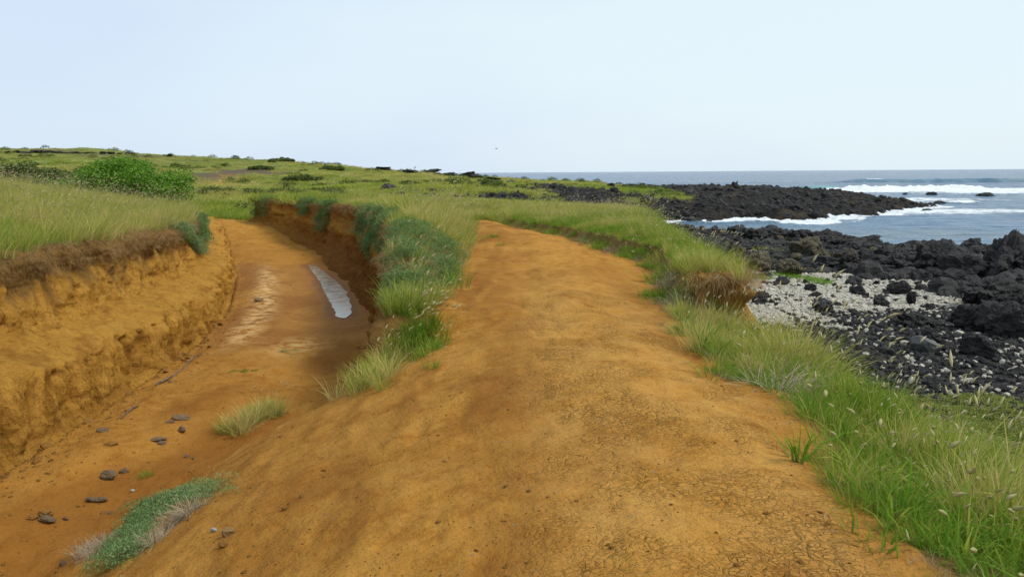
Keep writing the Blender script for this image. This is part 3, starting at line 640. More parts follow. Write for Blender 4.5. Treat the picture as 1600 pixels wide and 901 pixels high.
_ico = {}
def ico(sub):
    if sub in _ico: return _ico[sub]
    t = (1+5**.5)/2; V = [(-1, t, 0), (1, t, 0), (-1, -t, 0), (1, -t, 0), (0, -1, t), (0, 1, t), (0, -1, -t), (0, 1, -t), (t, 0, -1), (t, 0, 1), (-t, 0, -1), (-t, 0, 1)]
    F_ = [(0, 11, 5), (0, 5, 1), (0, 1, 7), (0, 7, 10), (0, 10, 11), (1, 5, 9), (5, 11, 4), (11, 10, 2), (10, 7, 6), (7, 1, 8), (3, 9, 4), (3, 4, 2), (3, 2, 6), (3, 6, 8), (3, 8, 9), (4, 9, 5), (2, 4, 11), (6, 2, 10), (8, 6, 7), (9, 8, 1)]
    V = [np.array(v)/np.linalg.norm(v) for v in V]
    for _ in range(sub):
        c = {}; G = []
        def mid(a, b):
            k = (min(a, b), max(a, b))
            if k not in c: m = V[a]+V[b]; V.append(m/np.linalg.norm(m)); c[k] = len(V)-1
            return c[k]
        for a, b, d in F_:
            ab, bd, da = mid(a, b), mid(b, d), mid(d, a); G += [(a, ab, da), (b, bd, ab), (d, da, bd), (ab, bd, da)]
        F_ = G
    _ico[sub] = (np.array(V), np.array(F_)); return _ico[sub]
def rock_mesh(name, seed, sub=3, mat='lava', rough=.3, cuts=7, flat=1.0, smooth=False):
    V, Fc = ico(sub); V = V.copy(); rg = np.random.default_rng(seed)
    for i in range(cuts):                                    # chisel facets
        n = rg.normal(size=3); n /= np.linalg.norm(n); d = rg.uniform(.55, .85); s = V@n-d; V = V-np.outer(np.maximum(s, 0)*.9, n)
    off = rg.uniform(0, 50, 3)
    r = 1+fbm3(V*1.1+off, 2, 3)*rough+fbm3(V*2.8+off, 3, 7)*rough*.55+((1-2*np.abs(pn3(V*4.5+off, 8)))*rough*.16+fbm3(V*8+off, 2, 9)*rough*.25 if sub > 2 else 0)
    V = V*r[:, None]; V = V-(V.max(0)+V.min(0))/2; V = V/np.abs(V).max(0)*np.array([1, .9, flat])
    return mesh(name, V, Fc, MAT[mat], smooth=smooth)

# ------------------------------------------------------------------ geometry-node scatter (only for what nobody could count)
def proto_collection(name, meshes):
    c = bpy.data.collections.new(name)
    for i, m in enumerate(meshes):
        o = bpy.data.objects.new('%s_%02d' % (name, i), m); c.objects.link(o)
    return c
def scatter(name, pts, rots, scl, tint, coll, nproto, **props):
    n = len(pts); me = bpy.data.meshes.new(name); me.vertices.add(n); me.vertices.foreach_set('co', np.asarray(pts, np.float32).ravel())
    def at(k, typ, a, f='value'): t = me.attributes.new(k, typ, 'POINT'); t.data.foreach_set(f, np.asarray(a).ravel())
    at('rot', 'FLOAT_VECTOR', np.asarray(rots, np.float32), 'vector')
    scl = np.asarray(scl, np.float32); scl = scl if scl.ndim == 2 else np.repeat(scl[:, None], 3, 1)
    at('scl', 'FLOAT_VECTOR', scl, 'vector'); at('tint', 'FLOAT', np.asarray(tint, np.float32)); at('vid', 'INT', RNG.integers(0, nproto, n).astype(np.int32))
    me.update(); o = add(name, me, kind='stuff', **props)
    g = bpy.data.node_groups.new(name, 'GeometryNodeTree'); g.interface.new_socket('Geometry', in_out='INPUT', socket_type='NodeSocketGeometry'); g.interface.new_socket('Geometry', in_out='OUTPUT', socket_type='NodeSocketGeometry')
    N = g.nodes.new; gi = N('NodeGroupInput'); go = N('NodeGroupOutput'); ip = N('GeometryNodeInstanceOnPoints'); ci = N('GeometryNodeCollectionInfo')
    ci.inputs['Collection'].default_value = coll; ci.inputs['Separate Children'].default_value = True; ci.inputs['Reset Children'].default_value = True
    def na(k, t): a = N('GeometryNodeInputNamedAttribute'); a.data_type = t; a.inputs['Name'].default_value = k; return a.outputs['Attribute']
    l = g.links.new; e2r = N('FunctionNodeEulerToRotation')
    l(gi.outputs[0], ip.inputs['Points']); l(ci.outputs[0], ip.inputs['Instance']); ip.inputs['Pick Instance'].default_value = True
    l(na('vid', 'INT'), ip.inputs['Instance Index']); l(na('rot', 'FLOAT_VECTOR'), e2r.inputs[0]); l(e2r.outputs[0], ip.inputs['Rotation']); l(na('scl', 'FLOAT_VECTOR'), ip.inputs['Scale'])
    l(ip.outputs[0], go.inputs[0]); md = o.modifiers.new('scatter', 'NODES'); md.node_group = g; return o
def rot(n, z=(-.9, .9), tilt=.15):
    return np.stack([RNG.uniform(-tilt, tilt, n), RNG.uniform(-tilt, tilt, n), RNG.uniform(z[0], z[1], n)], 1)
def sample(n, box, dens):
    """n candidate spots thrown in a box in (x, y), kept with probability dens(x, y)"""
    x = RNG.uniform(box[0], box[1], n); y = RNG.uniform(box[2], box[3], n); k = RNG.random(n) < dens(x, y); return x[k], y[k]
def polar_sample(n, r0, r1, a0, a1, dens):
    r = np.exp(RNG.uniform(math.log(r0), math.log(r1), n)); a = np.radians(RNG.uniform(a0, a1, n)); x = r*np.sin(a); y = r*np.cos(a); k = RNG.random(n) < dens(x, y); return x[k], y[k]
def on_ground(x, y, dz=0): return np.stack([x, y, H(x, y)+dz], 1)

tall = proto_collection('tall_tuft', [tuft_mesh('tall_%d' % i, 48, .13, (.16, .46), .008, bend=(.4, 1.7), wind=(.18, .03), heads=[0, 1, 0, 1, 0, 1, 0][i], headlen=.07, headrad=.007) for i in range(7)])
fieldc = proto_collection('field_tuft', [tuft_mesh('field_%d' % i, 46, .15, (.18, .44), .0075, heads=[0, 2, 1, 3, 0][i], headlen=.05, headrad=.006) for i in range(5)])
lawn = proto_collection('short_tuft', [tuft_mesh('short_%d' % i, 46, .13, (.06, .2), .008, (.3, 1.4), (.1, .9), (.2, .05), heads=1, headlen=.04) for i in range(5)])
broad = proto_collection('broad_tuft', [tuft_mesh('broad_%d' % i, 16, .06, (.16, .42), .015, (.5, 1.9), (.1, .8), (.15, .03), heads=0) for i in range(4)])
far_ = proto_collection('coarse_tuft', [tuft_mesh('coarse_%d' % i, 60, .45, (.2, .55), .03, heads=0) for i in range(5)])
dead = proto_collection('dead_tuft', [tuft_mesh('dead_%d' % i, 50, .10, (.12, .38), .006, (.6, 2.2), (.2, 1.3), (.1, 0), heads=0, mats=('drygrass', 'drygrass')) for i in range(5)])
root = proto_collection('root_tuft', [tuft_mesh('root_%d' % i, 60, .14, (.10, .42), .006, (1.2, 2.6), (1.0, 1.6), (.0, 0), heads=0, mats=('roots', 'roots')) for i in range(5)])
leafc = proto_collection('leaf_clump', [leafy_mesh('leafclump_%d' % i, 170, .2, .12) for i in range(5)])
scrubc = proto_collection('scrub_clump', [leafy_mesh('scrubclump_%d' % i, 220, .9, .8, (.12, .26), .6, 'scrub') for i in range(4)])
lushc = proto_collection('lush_clump', [leafy_mesh('lushclump_%d' % i, 130, .2, .06, (.02, .04), .5, 'cover') for i in range(4)])

def clump(x, y, cell, seed=0):
    """nearest jittered clump centre: distance, its place and two random numbers"""
    gx = np.floor(x/cell).astype(np.int64); gy = np.floor(y/cell).astype(np.int64); best = np.full(x.shape, 1e9); cx = np.zeros_like(x); cy = np.zeros_like(x); r1 = np.zeros_like(x)
    for i in (-1, 0, 1):
        for j in (-1, 0, 1):
            a = _perm[(_perm[(gx+i+seed*17) & 511]+gy+j) & 511]; b = _perm[(a+131) & 511]; c = _perm[(a+277) & 511]
            px = (gx+i+.1+.8*a/512)*cell; py = (gy+j+.1+.8*b/512)*cell; d = np.hypot(x-px, y-py)*(1.3-.6*c/512); m = d < best
            best = np.where(m, d, best); cx = np.where(m, px, cx); cy = np.where(m, py, cy); r1 = np.where(m, c/512, r1)
    return best/cell, cx, cy, r1
def clumped(x, y, cell, seed, tint, s, lean=.5):
    d, cx, cy, r = clump(x, y, cell, seed); s = s*np.clip(1.3-1.0*d, .35, 1.3)*(.66+.7*r); tint = np.clip(tint+.5*(r-.5), 0, 1)
    dx, dy = (x-cx)/cell, (y-cy)/cell; rz = RNG.uniform(-.9, .9, len(x)); c_, s_ = np.cos(rz), np.sin(rz)
    ro = np.stack([-dy*lean+RNG.uniform(-.12, .12, len(x)), dx*lean+RNG.uniform(-.12, .12, len(x)), rz], 1)
    return ro, s, tint
def field_tint(x, y, base=.5, amp=.3): return np.clip(base+amp*fbm(x*.35, y*.35, 3, 300)+RNG.normal(0, .1, x.shape), 0, 1)
# grass of the left plateau
def dl(x, y):
    e = Lt(y)-x; return (e > -.05)*(1-ss(34, 37, y+fbm(x*.2, y*.2, 2, 301)*2))*np.clip(1.25-y/60, .3, 1)
x, y = sample(26000, (-30, -5, 6, 37), dl); k = np.arctan2(x, y) > -.72; x, y = x[k], y[k]
s = RNG.uniform(.75, 1.2, len(x))*(1+.25*fbm(x*.5, y*.5, 2, 302))
ro, s, ti = clumped(x, y, .55, 1, field_tint(x, y, .56, .3), s, .4)
scatter('grass', on_ground(x, y, -.02), ro, s, ti, fieldc, 5, label='yellow-green tall grass covering the raised ground left of the ditch', category='grass')
# grass on the strip between ditch and path, and over the end of the path
def dm(x, y):
    d = np.minimum(x-Rt(y)+.1, PL(y)-x+.1)
    a = ss(-.1, .15, d)*ss(11.2, 13, y)*(.22+.78*ss(14.5, 17.5, y)); b = (x > Rt(y)+0)*(x < ST(y)+.3)*ss(27, 29, y+fbm(x, y, 2, 303)*2)*(y < 44)
    return np.maximum(a, b)
x, y = sample(26000, (-16, 6.5, 10, 44), dm); tall_h = 1+.35*ss(14, 19, y)*(x > -5)*(1-ss(24, 30, y))
ro, s, ti = clumped(x, y, .5, 2, field_tint(x, y, .5, .3), RNG.uniform(.6, 1.0, len(x))*tall_h*(1-.35*ss(28, 36, y)), .4)
scatter('grass', on_ground(x, y, -.02), ro, s, ti, tall, 7, label='green grass with pale seed heads on the strip between ditch and path', category='grass')
# grass along the sea side of the path
def dr(x, y):
    _, ccx, ccy, _ = clump(x, y, .42, 3); e = .5*(x-PR(y))+.5*(ccx-PR(ccy))+fbm(x*1.5, y*1.5, 3, 304)*.25; e2 = ST(y)+.12-x
    a = ss(-.1, .1, e)*(e2 > 0)*ss(9.7, 10.1, y)*(y < 30)
    edge = np.minimum(3.7+.2*np.sin(y*1.3), 3.9-.12*np.clip(y-6, 0, 9))
    b = ss(-.12, .08, e)*ss(.6, -.4, x-edge+fbm(x, y, 2, 305)*.5)*(y < 9.9)
    bare = ss(.45, .25, np.hypot((x-2.45)/.75, (y-6.45)/.42))          # the bare hollow between two grass masses
    bare = np.maximum(bare, (np.hypot(x-3.15, y-10.5) < .5)*1.0)
    return np.maximum(a, b)*(1-bare)
x, y = sample(24000, (-1, 7, 1.5, 30), lambda x, y: dr(x, y)*np.where(y < 10, 1, .72))
e = x-PR(y); s = RNG.uniform(.55, .92, len(x))*(1+.35*fbm(x*1.1, y*1.1, 3, 330))*(.55+.45*ss(.05, .7, e))*(1-.3*(y > 11)*ss(1.5, .3, e))*(1-.15*ss(14, 20, y))
ro, s, ti = clumped(x, y, .42, 3, field_tint(x, y, .36, .25), s*1.15*(1-.4*ss(3.1, 3.8, x)*(y < 9.8)), .75)
scatter('grass', on_ground(x, y, -.02), ro, s, np.clip(ti*1.0+0*field_tint(x, y, .42, .3)+.2*fbm(x*1.7, y*1.7, 2, 331)+.10*((y > 6.2) & (y < 13)), 0, 1), tall, 7, label='long wind-bent grass along the sea side of the dirt path', category='grass')
x, y = sample(9000, (-1, 7, 1.5, 27), lambda x, y: dr(x, y)*.5*ss(-.1, .25, fbm(x*.6, y*.6, 2, 306)))
scatter('grass', on_ground(x, y), rot(len(x), (0, 6.28)), RNG.uniform(.8, 1.5, len(x)), RNG.uniform(0, .2, len(x)), lawn, 5, label='short bright green grass at the foot of the long grass by the path', category='grass')
x, y = sample(1500, (0, 5, 1.5, 14), lambda x, y: dr(x, y)*.8*ss(-.2, .3, fbm(x*.9, y*.9, 2, 308)))
scatter('grass', on_ground(x, y), rot(len(x), (0, 6.28), .35), RNG.uniform(.7, 1.15, len(x)), RNG.uniform(0, .3, len(x)), broad, 4, label='broad-bladed bright green grass mixed into the long grass by the path', category='grass')
# low creeping green on the slope to the beach
x, y = sample(16000, (4.0, 11, 2, 14), lambda x, y: ss(.2, -.3, poly_sdf(x, y, gravel_poly))*ss(4.2, 5.2, x+fbm(x, y, 2, 307)*.5)*(fbm(x*.55, y*.55, 2, 58) < .3)*ss(10.5, 8.5, x))
scatter('ground_cover', on_ground(x, y), rot(len(x), (0, 6.28), .25), RNG.uniform(.6, 1.2, len(x)), RNG.uniform(.2, .9, len(x)), lushc, 4, label='low bright green ground cover on the slope down to the black gravel', category='ground cover')
# far green land
def dfar(x, y):
    m = masks(x, y); return m['turf']*(1-m['lava'])*(1-m['coral'])*(1-m['gravel'])*(1-.97*m['barren'])*(H(x, y) > SEA+.5)
x, y = polar_sample(34000, 36, 330, -46, 30, dfar)
scatter('grass', on_ground(x, y, -.05), rot(len(x)), np.stack([RNG.uniform(.7, 1.3, len(x))*(1+.008*np.hypot(x, y))]*2+[RNG.uniform(.7, 1.1, len(x))*(1-.4*ss(80, 220, np.hypot(x, y)))], 1), np.clip(.60+.32*fbm(x*.03, y*.03, 3, 310)+RNG.normal(0, .1, len(x)), 0, 1), far_, 5, label='green grass over the low hills beyond the ditch', category='grass')
x, y = polar_sample(5200, 45, 320, -46, 12, lambda x, y: dfar(x, y)*ss(.18, .55, fbm(x*.06, y*.06, 3, 311)))
scatter('scrub', on_ground(x, y, -.1), rot(len(x), (0, 6.28)), RNG.uniform(.35, .9, len(x))*(1+.003*np.hypot(x, y)), RNG.uniform(.3, 1.0, len(x)), scrubc, 4, label='dark low scrub scattered over the green hillside', category='scrub')
# hanging roots and dead grass at the rims of the cut banks
def rim(side, n, y0, y1, s0, s1):
    y = RNG.uniform(y0, y1, n); s = RNG.uniform(s0, s1, n); return wall_pos(side, y, s)
q = rim('L', 1500, 6.5, 33, .04, .21); scatter('dead_grass', np.stack(q[:3], 1), rot(1500, (-.6, .6), .3), RNG.uniform(.3, .75, 1500), RNG.uniform(.1, .9, 1500), root, 5, label='dry brown roots hanging over the rim of the left ditch bank', category='dead grass')
q = rim('R', 1300, 11, 39, .02, .2); scatter('dead_grass', np.stack(q[:3], 1), rot(1300, (2.6, 3.7), .3), RNG.uniform(.3, .7, 1300), RNG.uniform(.2, .9, 1300), root, 5, label='dry roots along the rim of the far ditch bank under the green grass', category='dead grass')
def dd(x, y):
    e = x-PR(y); return ss(-.35, -.02, e)*ss(.45, .1, e)*ss(1.5, 3, y)*(y < 20)
x, y = sample(9000, (0, 4, 1.5, 20), lambda x, y: dd(x, y)*.15*ss(-.1, .3, fbm(x*1.2, y*1.2, 2, 312)))
scatter('dead_grass', on_ground(x, y), rot(len(x), (0, 6.28), .3), RNG.uniform(.3, .75, len(x)), RNG.uniform(0, 1, len(x)), dead, 5, label='dead straw-coloured grass where the grass meets the path', category='dead grass')

# ------------------------------------------------------------------ loose earth, twigs and small stones
pebc = proto_collection('crumb', [rock_mesh('crumb_%d' % i, 400+i, 1, 'clod', .25, 3, .6) for i in range(5)])
x, y = polar_sample(9000, 2.6, 30, -40, 28, lambda x, y: masks(x, y)['turf'] < .3)
k = RNG.random(len(x)) < np.where(x < -1, 1, .5); x, y = x[k], y[k]
yf = RNG.uniform(5, 26, 2600); xf = Lf(yf)+np.abs(RNG.normal(.1, .28, 2600)); x = np.concatenate([x, xf]); y = np.concatenate([y, yf])
s = np.exp(RNG.normal(-5.4, .55, len(x)))*np.where((x < Rf(y)) & (x > Lf(y)-.2), 1.7, .8)
scatter('dirt_crumbs', on_ground(x, y), rot(len(x), (0, 6.28), .4), s, RNG.random(len(x)), pebc, 5, label='small crumbs of dry mud on the path and ditch floor', category='dirt')
whc = proto_collection('chip', [rock_mesh('chip_%d' % i, 420+i, 1, 'coral', .25, 3, .6) for i in range(3)])
x, y = polar_sample(140, 2.8, 14, -35, 28, lambda x, y: masks(x, y)['turf'] < .3)
scatter('shell_chips', on_ground(x, y), rot(len(x), (0, 6.28), .4), RNG.uniform(.003, .0075, len(x)), RNG.random(len(x)), whc, 3, label='tiny white shell chips strewn on the orange dirt', category='shell chips')
def twig_mesh(name):
    V, Fc, A = [], [], []; strip(V, Fc, A, (0, 0, .006), 0, 1.5, .16, .006, random.uniform(-.1, .1), .5, (0, random.uniform(-.3, .3))); strip(V, Fc, A, (.01, 0, .012), .5, 1.45, .1, .005, .05, .5, (0, 0))
    A = np.array(A); return mesh(name, V, Fc, MAT['drygrass'], attrs=dict(bl=A[:, 0], hh=A[:, 1]))
twc = proto_collection('straw', [twig_mesh('straw_%d' % i) for i in range(4)])
x, y = sample(3000, (-3.5, 2.5, 2.6, 16), lambda x, y: .45*ss(-.9, -.1, x-PR(y))*(x < PR(y)) + .10*(x < -1)*(x > Rt(y)-.5) + .5*(np.hypot(x+.9, y-10.5) < .8))
scatter('straw', on_ground(x, y), rot(len(x), (0, 6.28), .08), RNG.uniform(.25, 1, len(x)), RNG.random(len(x)), twc, 4, label='bits of dead straw lying on the path near the grass', category='straw')

n = 0
clod_m = [rock_mesh('mud_clod', 600+i, 2, 'clod', .35, 5, .7) for i in range(5)]
while n < 46:
    yy = random.uniform(5.8, 17); xx = float(Lf(np.array(yy)))+abs(random.gauss(.12, .16)); s_ = math.exp(random.gauss(-3.4, .4)); n += 1
    add('mud_clod', random.choice(clod_m), loc=(xx, yy, H1(xx, yy)+s_*.15), rot=(random.random(), random.random(), random.random()*6), scale=(s_*1.2, s_, s_*.8), label='small fallen clod of orange earth at the foot of the left bank', category='clod', group='clods fallen from the left ditch bank')
# coral rubble and black gravel
coc = proto_collection('coral_bit', [rock_mesh('coralbit_%d' % i, 430+i, 1, 'coral', .35, 3, .65) for i in range(5)])
blc = proto_collection('lava_bit', [rock_mesh('lavabit_%d' % i, 440+i, 2, 'lava', .4, 4, .8) for i in range(6)])
x, y = sample(42000, (5, 19, 14, 36), lambda x, y: masks(x, y)['coral']*(.35+.6*ss(-.5, .1, fbm(x*.7, y*.7, 3, 340))))
scatter('coral_rubble', on_ground(x, y, .01), rot(len(x), (0, 6.28), .5), np.exp(RNG.normal(-3.1, .32, len(x))), RNG.random(len(x)), coc, 5, label='bed of white coral rubble on the beach below the path', category='coral rubble')
def dbl(x, y): m = masks(x, y); return np.clip(m['gravel']+.22*m['coral']*ss(-.2, .5, fbm(x*.8, y*.8, 3, 341))+.8*m['lava'], 0, 1)
x, y = sample(30000, (5, 24, 5, 34), dbl)
scatter('lava_gravel', on_ground(x, y, .01), rot(len(x), (0, 6.28), .5), np.exp(RNG.normal(-2.85, .42, len(x))), RNG.random(len(x)), blc, 6, label='black lava gravel between the grass slope and the sea rocks', category='gravel')
x, y = sample(9000, (5, 22, 5, 30), lambda x, y: masks(x, y)['gravel']*.42)
scatter('coral_rubble', on_ground(x, y, .03), rot(len(x), (0, 6.28), .5), np.exp(RNG.normal(-3.25, .4, len(x))), RNG.random(len(x)), coc, 5, label='small white coral bits sprinkled over the black gravel', category='coral rubble')
x, y = polar_sample(26000, 24, 240, -14, 52, lambda x, y: masks(x, y)['lava']*(H(x, y) > SEA-.3)*ss(5, 8, x+ss(45, 60, y)*60))
xb, yb = polar_sample(14000, 15, 62, 8, 52, lambda x, y: masks(x, y)['lava']*(H(x, y) > SEA-.2)*(x > 6.5)); nb = len(x); x = np.concatenate([x, xb]); y = np.concatenate([y, yb])
scatter('lava_rubble', on_ground(x, y, .0), rot(len(x), (0, 6.28), .5), np.exp(RNG.normal(-1.95, .5, len(x)))*(1+.005*np.hypot(x, y)), RNG.random(len(x)), blc, 6, label='broken black lava along the shore and over the headland', category='lava rubble')

# ------------------------------------------------------------------ lava boulders, each a thing
lava_m = [rock_mesh('lava_rock', 500+i, 4, 'lava', .40, 8, .8) for i in range(9)]
brown_m = [rock_mesh('brown_rock', 520+i, 4, 'brownrock', .26, 8, .75) for i in range(3)]
def boulder(u, v, wpx, hpx, label, kind='lava', group=None, rz=None, deep=1.0):
    h = hit(u, v)
    if h is None: return None
    X_, Y_, Z_ = h; D = math.hypot(X_, Y_); wd = wpx/F_PX*D*.5; ht = hpx/F_PX*D
    me = random.choice(lava_m if kind == 'lava' else brown_m)
    wd *= .82 if abs(X_) < 40 and Y_ < 45 else 1; deep = .7; zr = ht*.8; o = add('lava_rock', me, loc=(X_, Y_+wd*.85*deep, Z_+ht-zr*.8), rot=(random.uniform(-.15, .15), random.uniform(-.15, .15), random.uniform(0, 6.28) if rz is None else rz), scale=(wd*1.05, wd*1.0*deep, zr), label=label, category='rock')
    if group: o['group'] = group
    return o
GR = 'lava rocks along the near shore'
for a in [
    (1592, 440, 120, 64, 'largest black lava rock at the right edge, standing up against the sea'),
    (1466, 430, 96, 46, 'tall black lava rock with rounded top against the sea, left of the largest'),
    (1415, 428, 80, 36, 'dark lava hump just left of the tall round-topped rock'),
    (1520, 438, 90, 34, 'flat-topped black rock between the two tallest rocks on the shore'),
    (1562, 478, 100, 40, 'black lava mass in front of the largest rock at the right'),
    (1580, 530, 90, 50, 'black rock at the right edge above the speckled gravel'),
    (1530, 520, 80, 36, 'dark rock right of the white coral tip near the gravel'),
    (1365, 424, 70, 26, 'broad dark rock behind the white coral bed'),
    (1330, 422, 50, 22, 'dark rock behind the yellow-green patch on the coral')]: boulder(*a, group=GR)
for a in [
    (1272, 412, 92, 40, 'rounded olive-brown boulder behind the coral, biggest brown rock'),
    (1330, 420, 60, 28, 'brown rock right of the biggest brown boulder'),
    (1190, 426, 84, 34, 'brown weathered rock at the left end of the coral bed'),
    (1235, 432, 60, 26, 'low dark brown rock in front of the biggest brown boulder'),
    (1150, 408, 50, 24, 'small brown rock next to the grassy bank with bare roots'),
    (1372, 412, 50, 24, 'grey-brown rock under the far black ridge')]: boulder(*a, kind='brown', group=GR)
for a in [
    (1345, 462, 34, 16, 'angular black rock lying in the middle of the white coral'),
    (1410, 462, 48, 20, 'black slab at the right of the white coral, pointing left'),
    (1427, 477, 26, 20, 'squat black rock below the slab in the white coral'),
    (1378, 480, 34, 18, 'black rock on the lower edge of the white coral'),
    (1190, 476, 32, 20, 'lone dark rock at the left of the white coral near the grass'),
    (1268, 456, 26, 12, 'small black rock among white coral under the yellow-green patch'),
    (1290, 488, 60, 18, 'flat black rock ledge at the grass edge of the coral'),
    (1450, 512, 84, 18, 'long rough black ledge between coral bed and gravel'),
    (1460, 540, 44, 22, 'dark rock just behind the round white coral head'),
    (1540, 560, 70, 30, 'black rock in the speckled gravel below the right edge rocks')]: boulder(*a, group='black rocks on the coral bed')
b = boulder(1452, 553, 56, 24, 'smooth grey rounded rock in the gravel next to the long grass'); b.data = rock_mesh('grey_rock', 541, 4, 'smoothgrey', .12, 5, .8, True)
# black ridge of rocks along the inlet
for i, (u, v, w_, h_) in enumerate([(1140, 374, 40, 12), (1165, 372, 42, 16), (1185, 370, 40, 20), (1212, 368, 44, 18), (1240, 369, 40, 18), (1262, 371, 40, 20), (1290, 378, 40, 18), (1315, 384, 44, 18), (1345, 388, 40, 15), (1378, 392, 30, 12), (1402, 394, 34, 10), (1360, 381, 22, 8), (1390, 388, 22, 8)]):
    boulder(u, v+5, w_, h_*.8, 'black lava rock in the ridge between coral beach and inlet', group='rocks of the ridge along the inlet')
# sea rocks off the headland
for u, v, w_, h_, lb in [(1414, 304, 8, 3.0, 'smallest of the rocks in the breaking surf'), (1455, 304.5, 17, 5, 'low black rock in the white surf, middle of the three'), (1538, 307, 30, 6, 'long flat black rock in the white surf at the right'),
                         (1469, 318, 17, 4.5, 'small black rock in the water right of the headland tip'), (1447, 329, 18, 3, 'flat black rock awash at the tip of the headland'), (1098, 344, 20, 5, 'low dark rock in the foam at the head of the inlet'), (1363, 373, 30, 6, 'dark rock in foam just off the black ridge')]:
    px, py = P(u, v, SEA); D = math.hypot(px, py); wd = w_/F_PX*D/2; ht = h_/F_PX*D
    add('sea_rock', random.choice(lava_m), loc=(px, py, SEA+ht*.15), rot=(0, 0, random.uniform(-.4, .4)), scale=(wd, wd*.6, ht), label=lb, category='rock', group='rocks standing in the sea')
n = 0
while n < 45:
    u = random.uniform(1160, 1500); v = random.uniform(436, 515); h = hit(u, v)
    if h is None or masks(np.array([h[0]]), np.array([h[1]]))['coral'][0] < .5: n += .3; continue
    s = math.exp(random.gauss(-2.05, .35)); add('lava_rock', random.choice(lava_m), loc=(h[0], h[1], h[2]+s*.3), rot=(random.random(), random.random(), random.random()*6), scale=(s, s*.8, s*.7), label='small black lava stone lying loose on the white coral bed', category='rock', group='small black stones on the coral bed'); n += 1
# random rocks of the near shore
n = 0
while n < 210:
    u = random.uniform(1130, 1640); v = random.uniform(372, 545); h = hit(u, v)
    if h is None or h[2] < SEA+.1: n += 1; continue
    xx = np.array([h[0]]); yy = np.array([h[1]]); m = masks(xx, yy)
    if m['lava'][0] < .5 or poly_sdf(xx, yy, coral_poly)[0] > -.5: n += .2; continue
    s = math.exp(random.gauss(-1.15, .4)); kind = lava_m if (u > 1400 or random.random() < .7) else brown_m
    add('lava_rock', random.choice(kind), loc=(h[0], h[1], h[2]+s*.12), rot=(random.uniform(-.3, .3), random.uniform(-.3, .3), random.uniform(0, 6.28)), scale=(s, s*random.uniform(.7, 1), s*random.uniform(.5, .75)), label='rough black lava rock in the jumble between coral and sea', category='rock', group='rough rocks jumbled along the near shore'); n += 1
n = 0
while n < 70:                                                   # headland blocks
    u = random.uniform(880, 1440); v = random.uniform(290, 341); h = hit(u, v)
    if h is None or h[1] < 60 or h[2] < SEA+.1 or masks(np.array([h[0]]), np.array([h[1]]))['lava'][0] < .5: n += .3; continue
    s = math.exp(random.gauss(-.75, .3)); add('lava_rock', random.choice(lava_m), loc=(h[0], h[1], h[2]+s*.1), rot=(0, 0, random.uniform(0, 6.28)), scale=(s*1.2, s, s*.7), label='black lava block on the low headland across the inlet', category='rock', group='lava blocks on the headland'); n += 1
h = hit(1148, 294)
add('rock_stack', rock_mesh('rock_stack', 560, 3, 'lava', .45, 6, 1.1), loc=(h[0], h[1], h[2]+.4), scale=(.6, .6, .75), label='small pointed rock pile standing highest on the headland skyline', category='rock pile')
for u, v, w_, h_ in [(596, 266, 30, 5), (640, 271, 40, 5), (672, 271, 40, 6), (700, 275, 30, 5), (725, 276, 36, 6), (742, 279, 30, 6), (770, 283, 40, 5), (800, 286, 30, 4), (575, 263, 14, 5)]:
    boulder(u, v, w_, h_, 'dark lava outcrop on the ridge line where the hill runs down to the sea', group='lava outcrops on the coastal ridge')
for u, v, w_, h_ in [(6+i*13.5+random.uniform(-4, 4), 239.5+.012*i*i, random.uniform(10, 22), random.uniform(2.2, 4.5)) for i in range(16)]+[(262, 246, 12, 4), (424, 252, 12, 4), (434, 252, 14, 3)]:
    boulder(u, v, w_, h_, 'dark lava outcrop along the top of the left hill', group='lava outcrops on the left hill')
for u, v, w_, h_, lb in [(755, 293, 7, 6, 'dark boulder in the grass right of the grassy strip'), (865, 296, 7, 7, 'small black boulder on the green flat, nearer the sea'), (822, 291, 7, 4, 'low black boulder on the green flat, left of the other')]:
    boulder(u, v, w_, h_, lb)

# white coral lumps one can pick out among the black gravel
cor = [rock_mesh('coral_lump', 570+i, 2, 'coral', .22, 4, .75, True) for i in range(5)]
for u, v, w_, lb in [(1499, 525, 14, 'biggest round white coral head on the black gravel'), (1469, 525, 8, 'flat white coral piece left of the round coral head'), (1527, 562, 8, 'white coral lump below the round coral head')]:
    h = hit(u, v); D = math.hypot(h[0], h[1]); s = w_/F_PX*D*.5; add('coral_lump', random.choice(cor), loc=(h[0], h[1], h[2]+s*.45), rot=(0, 0, random.random()*6), scale=(s, s, s*.85), label=lb, category='coral')
n = 0
while n < 130:
    u = random.uniform(1400, 1640); v = random.uniform(530, 622); h = hit(u, v)
    if h is None or masks(np.array([h[0]]), np.array([h[1]]))['gravel'][0] < .5: n += .1; continue
    s = math.exp(random.gauss(-2.95, .28)); add('coral_lump', random.choice(cor), loc=(h[0], h[1], h[2]+s*.5), rot=(random.random(), random.random(), random.random()*6), scale=(s, s*random.uniform(.6, 1), s*.7), label='white coral lump lying on the black gravel', category='coral', group='white coral lumps on the black gravel'); n += 1

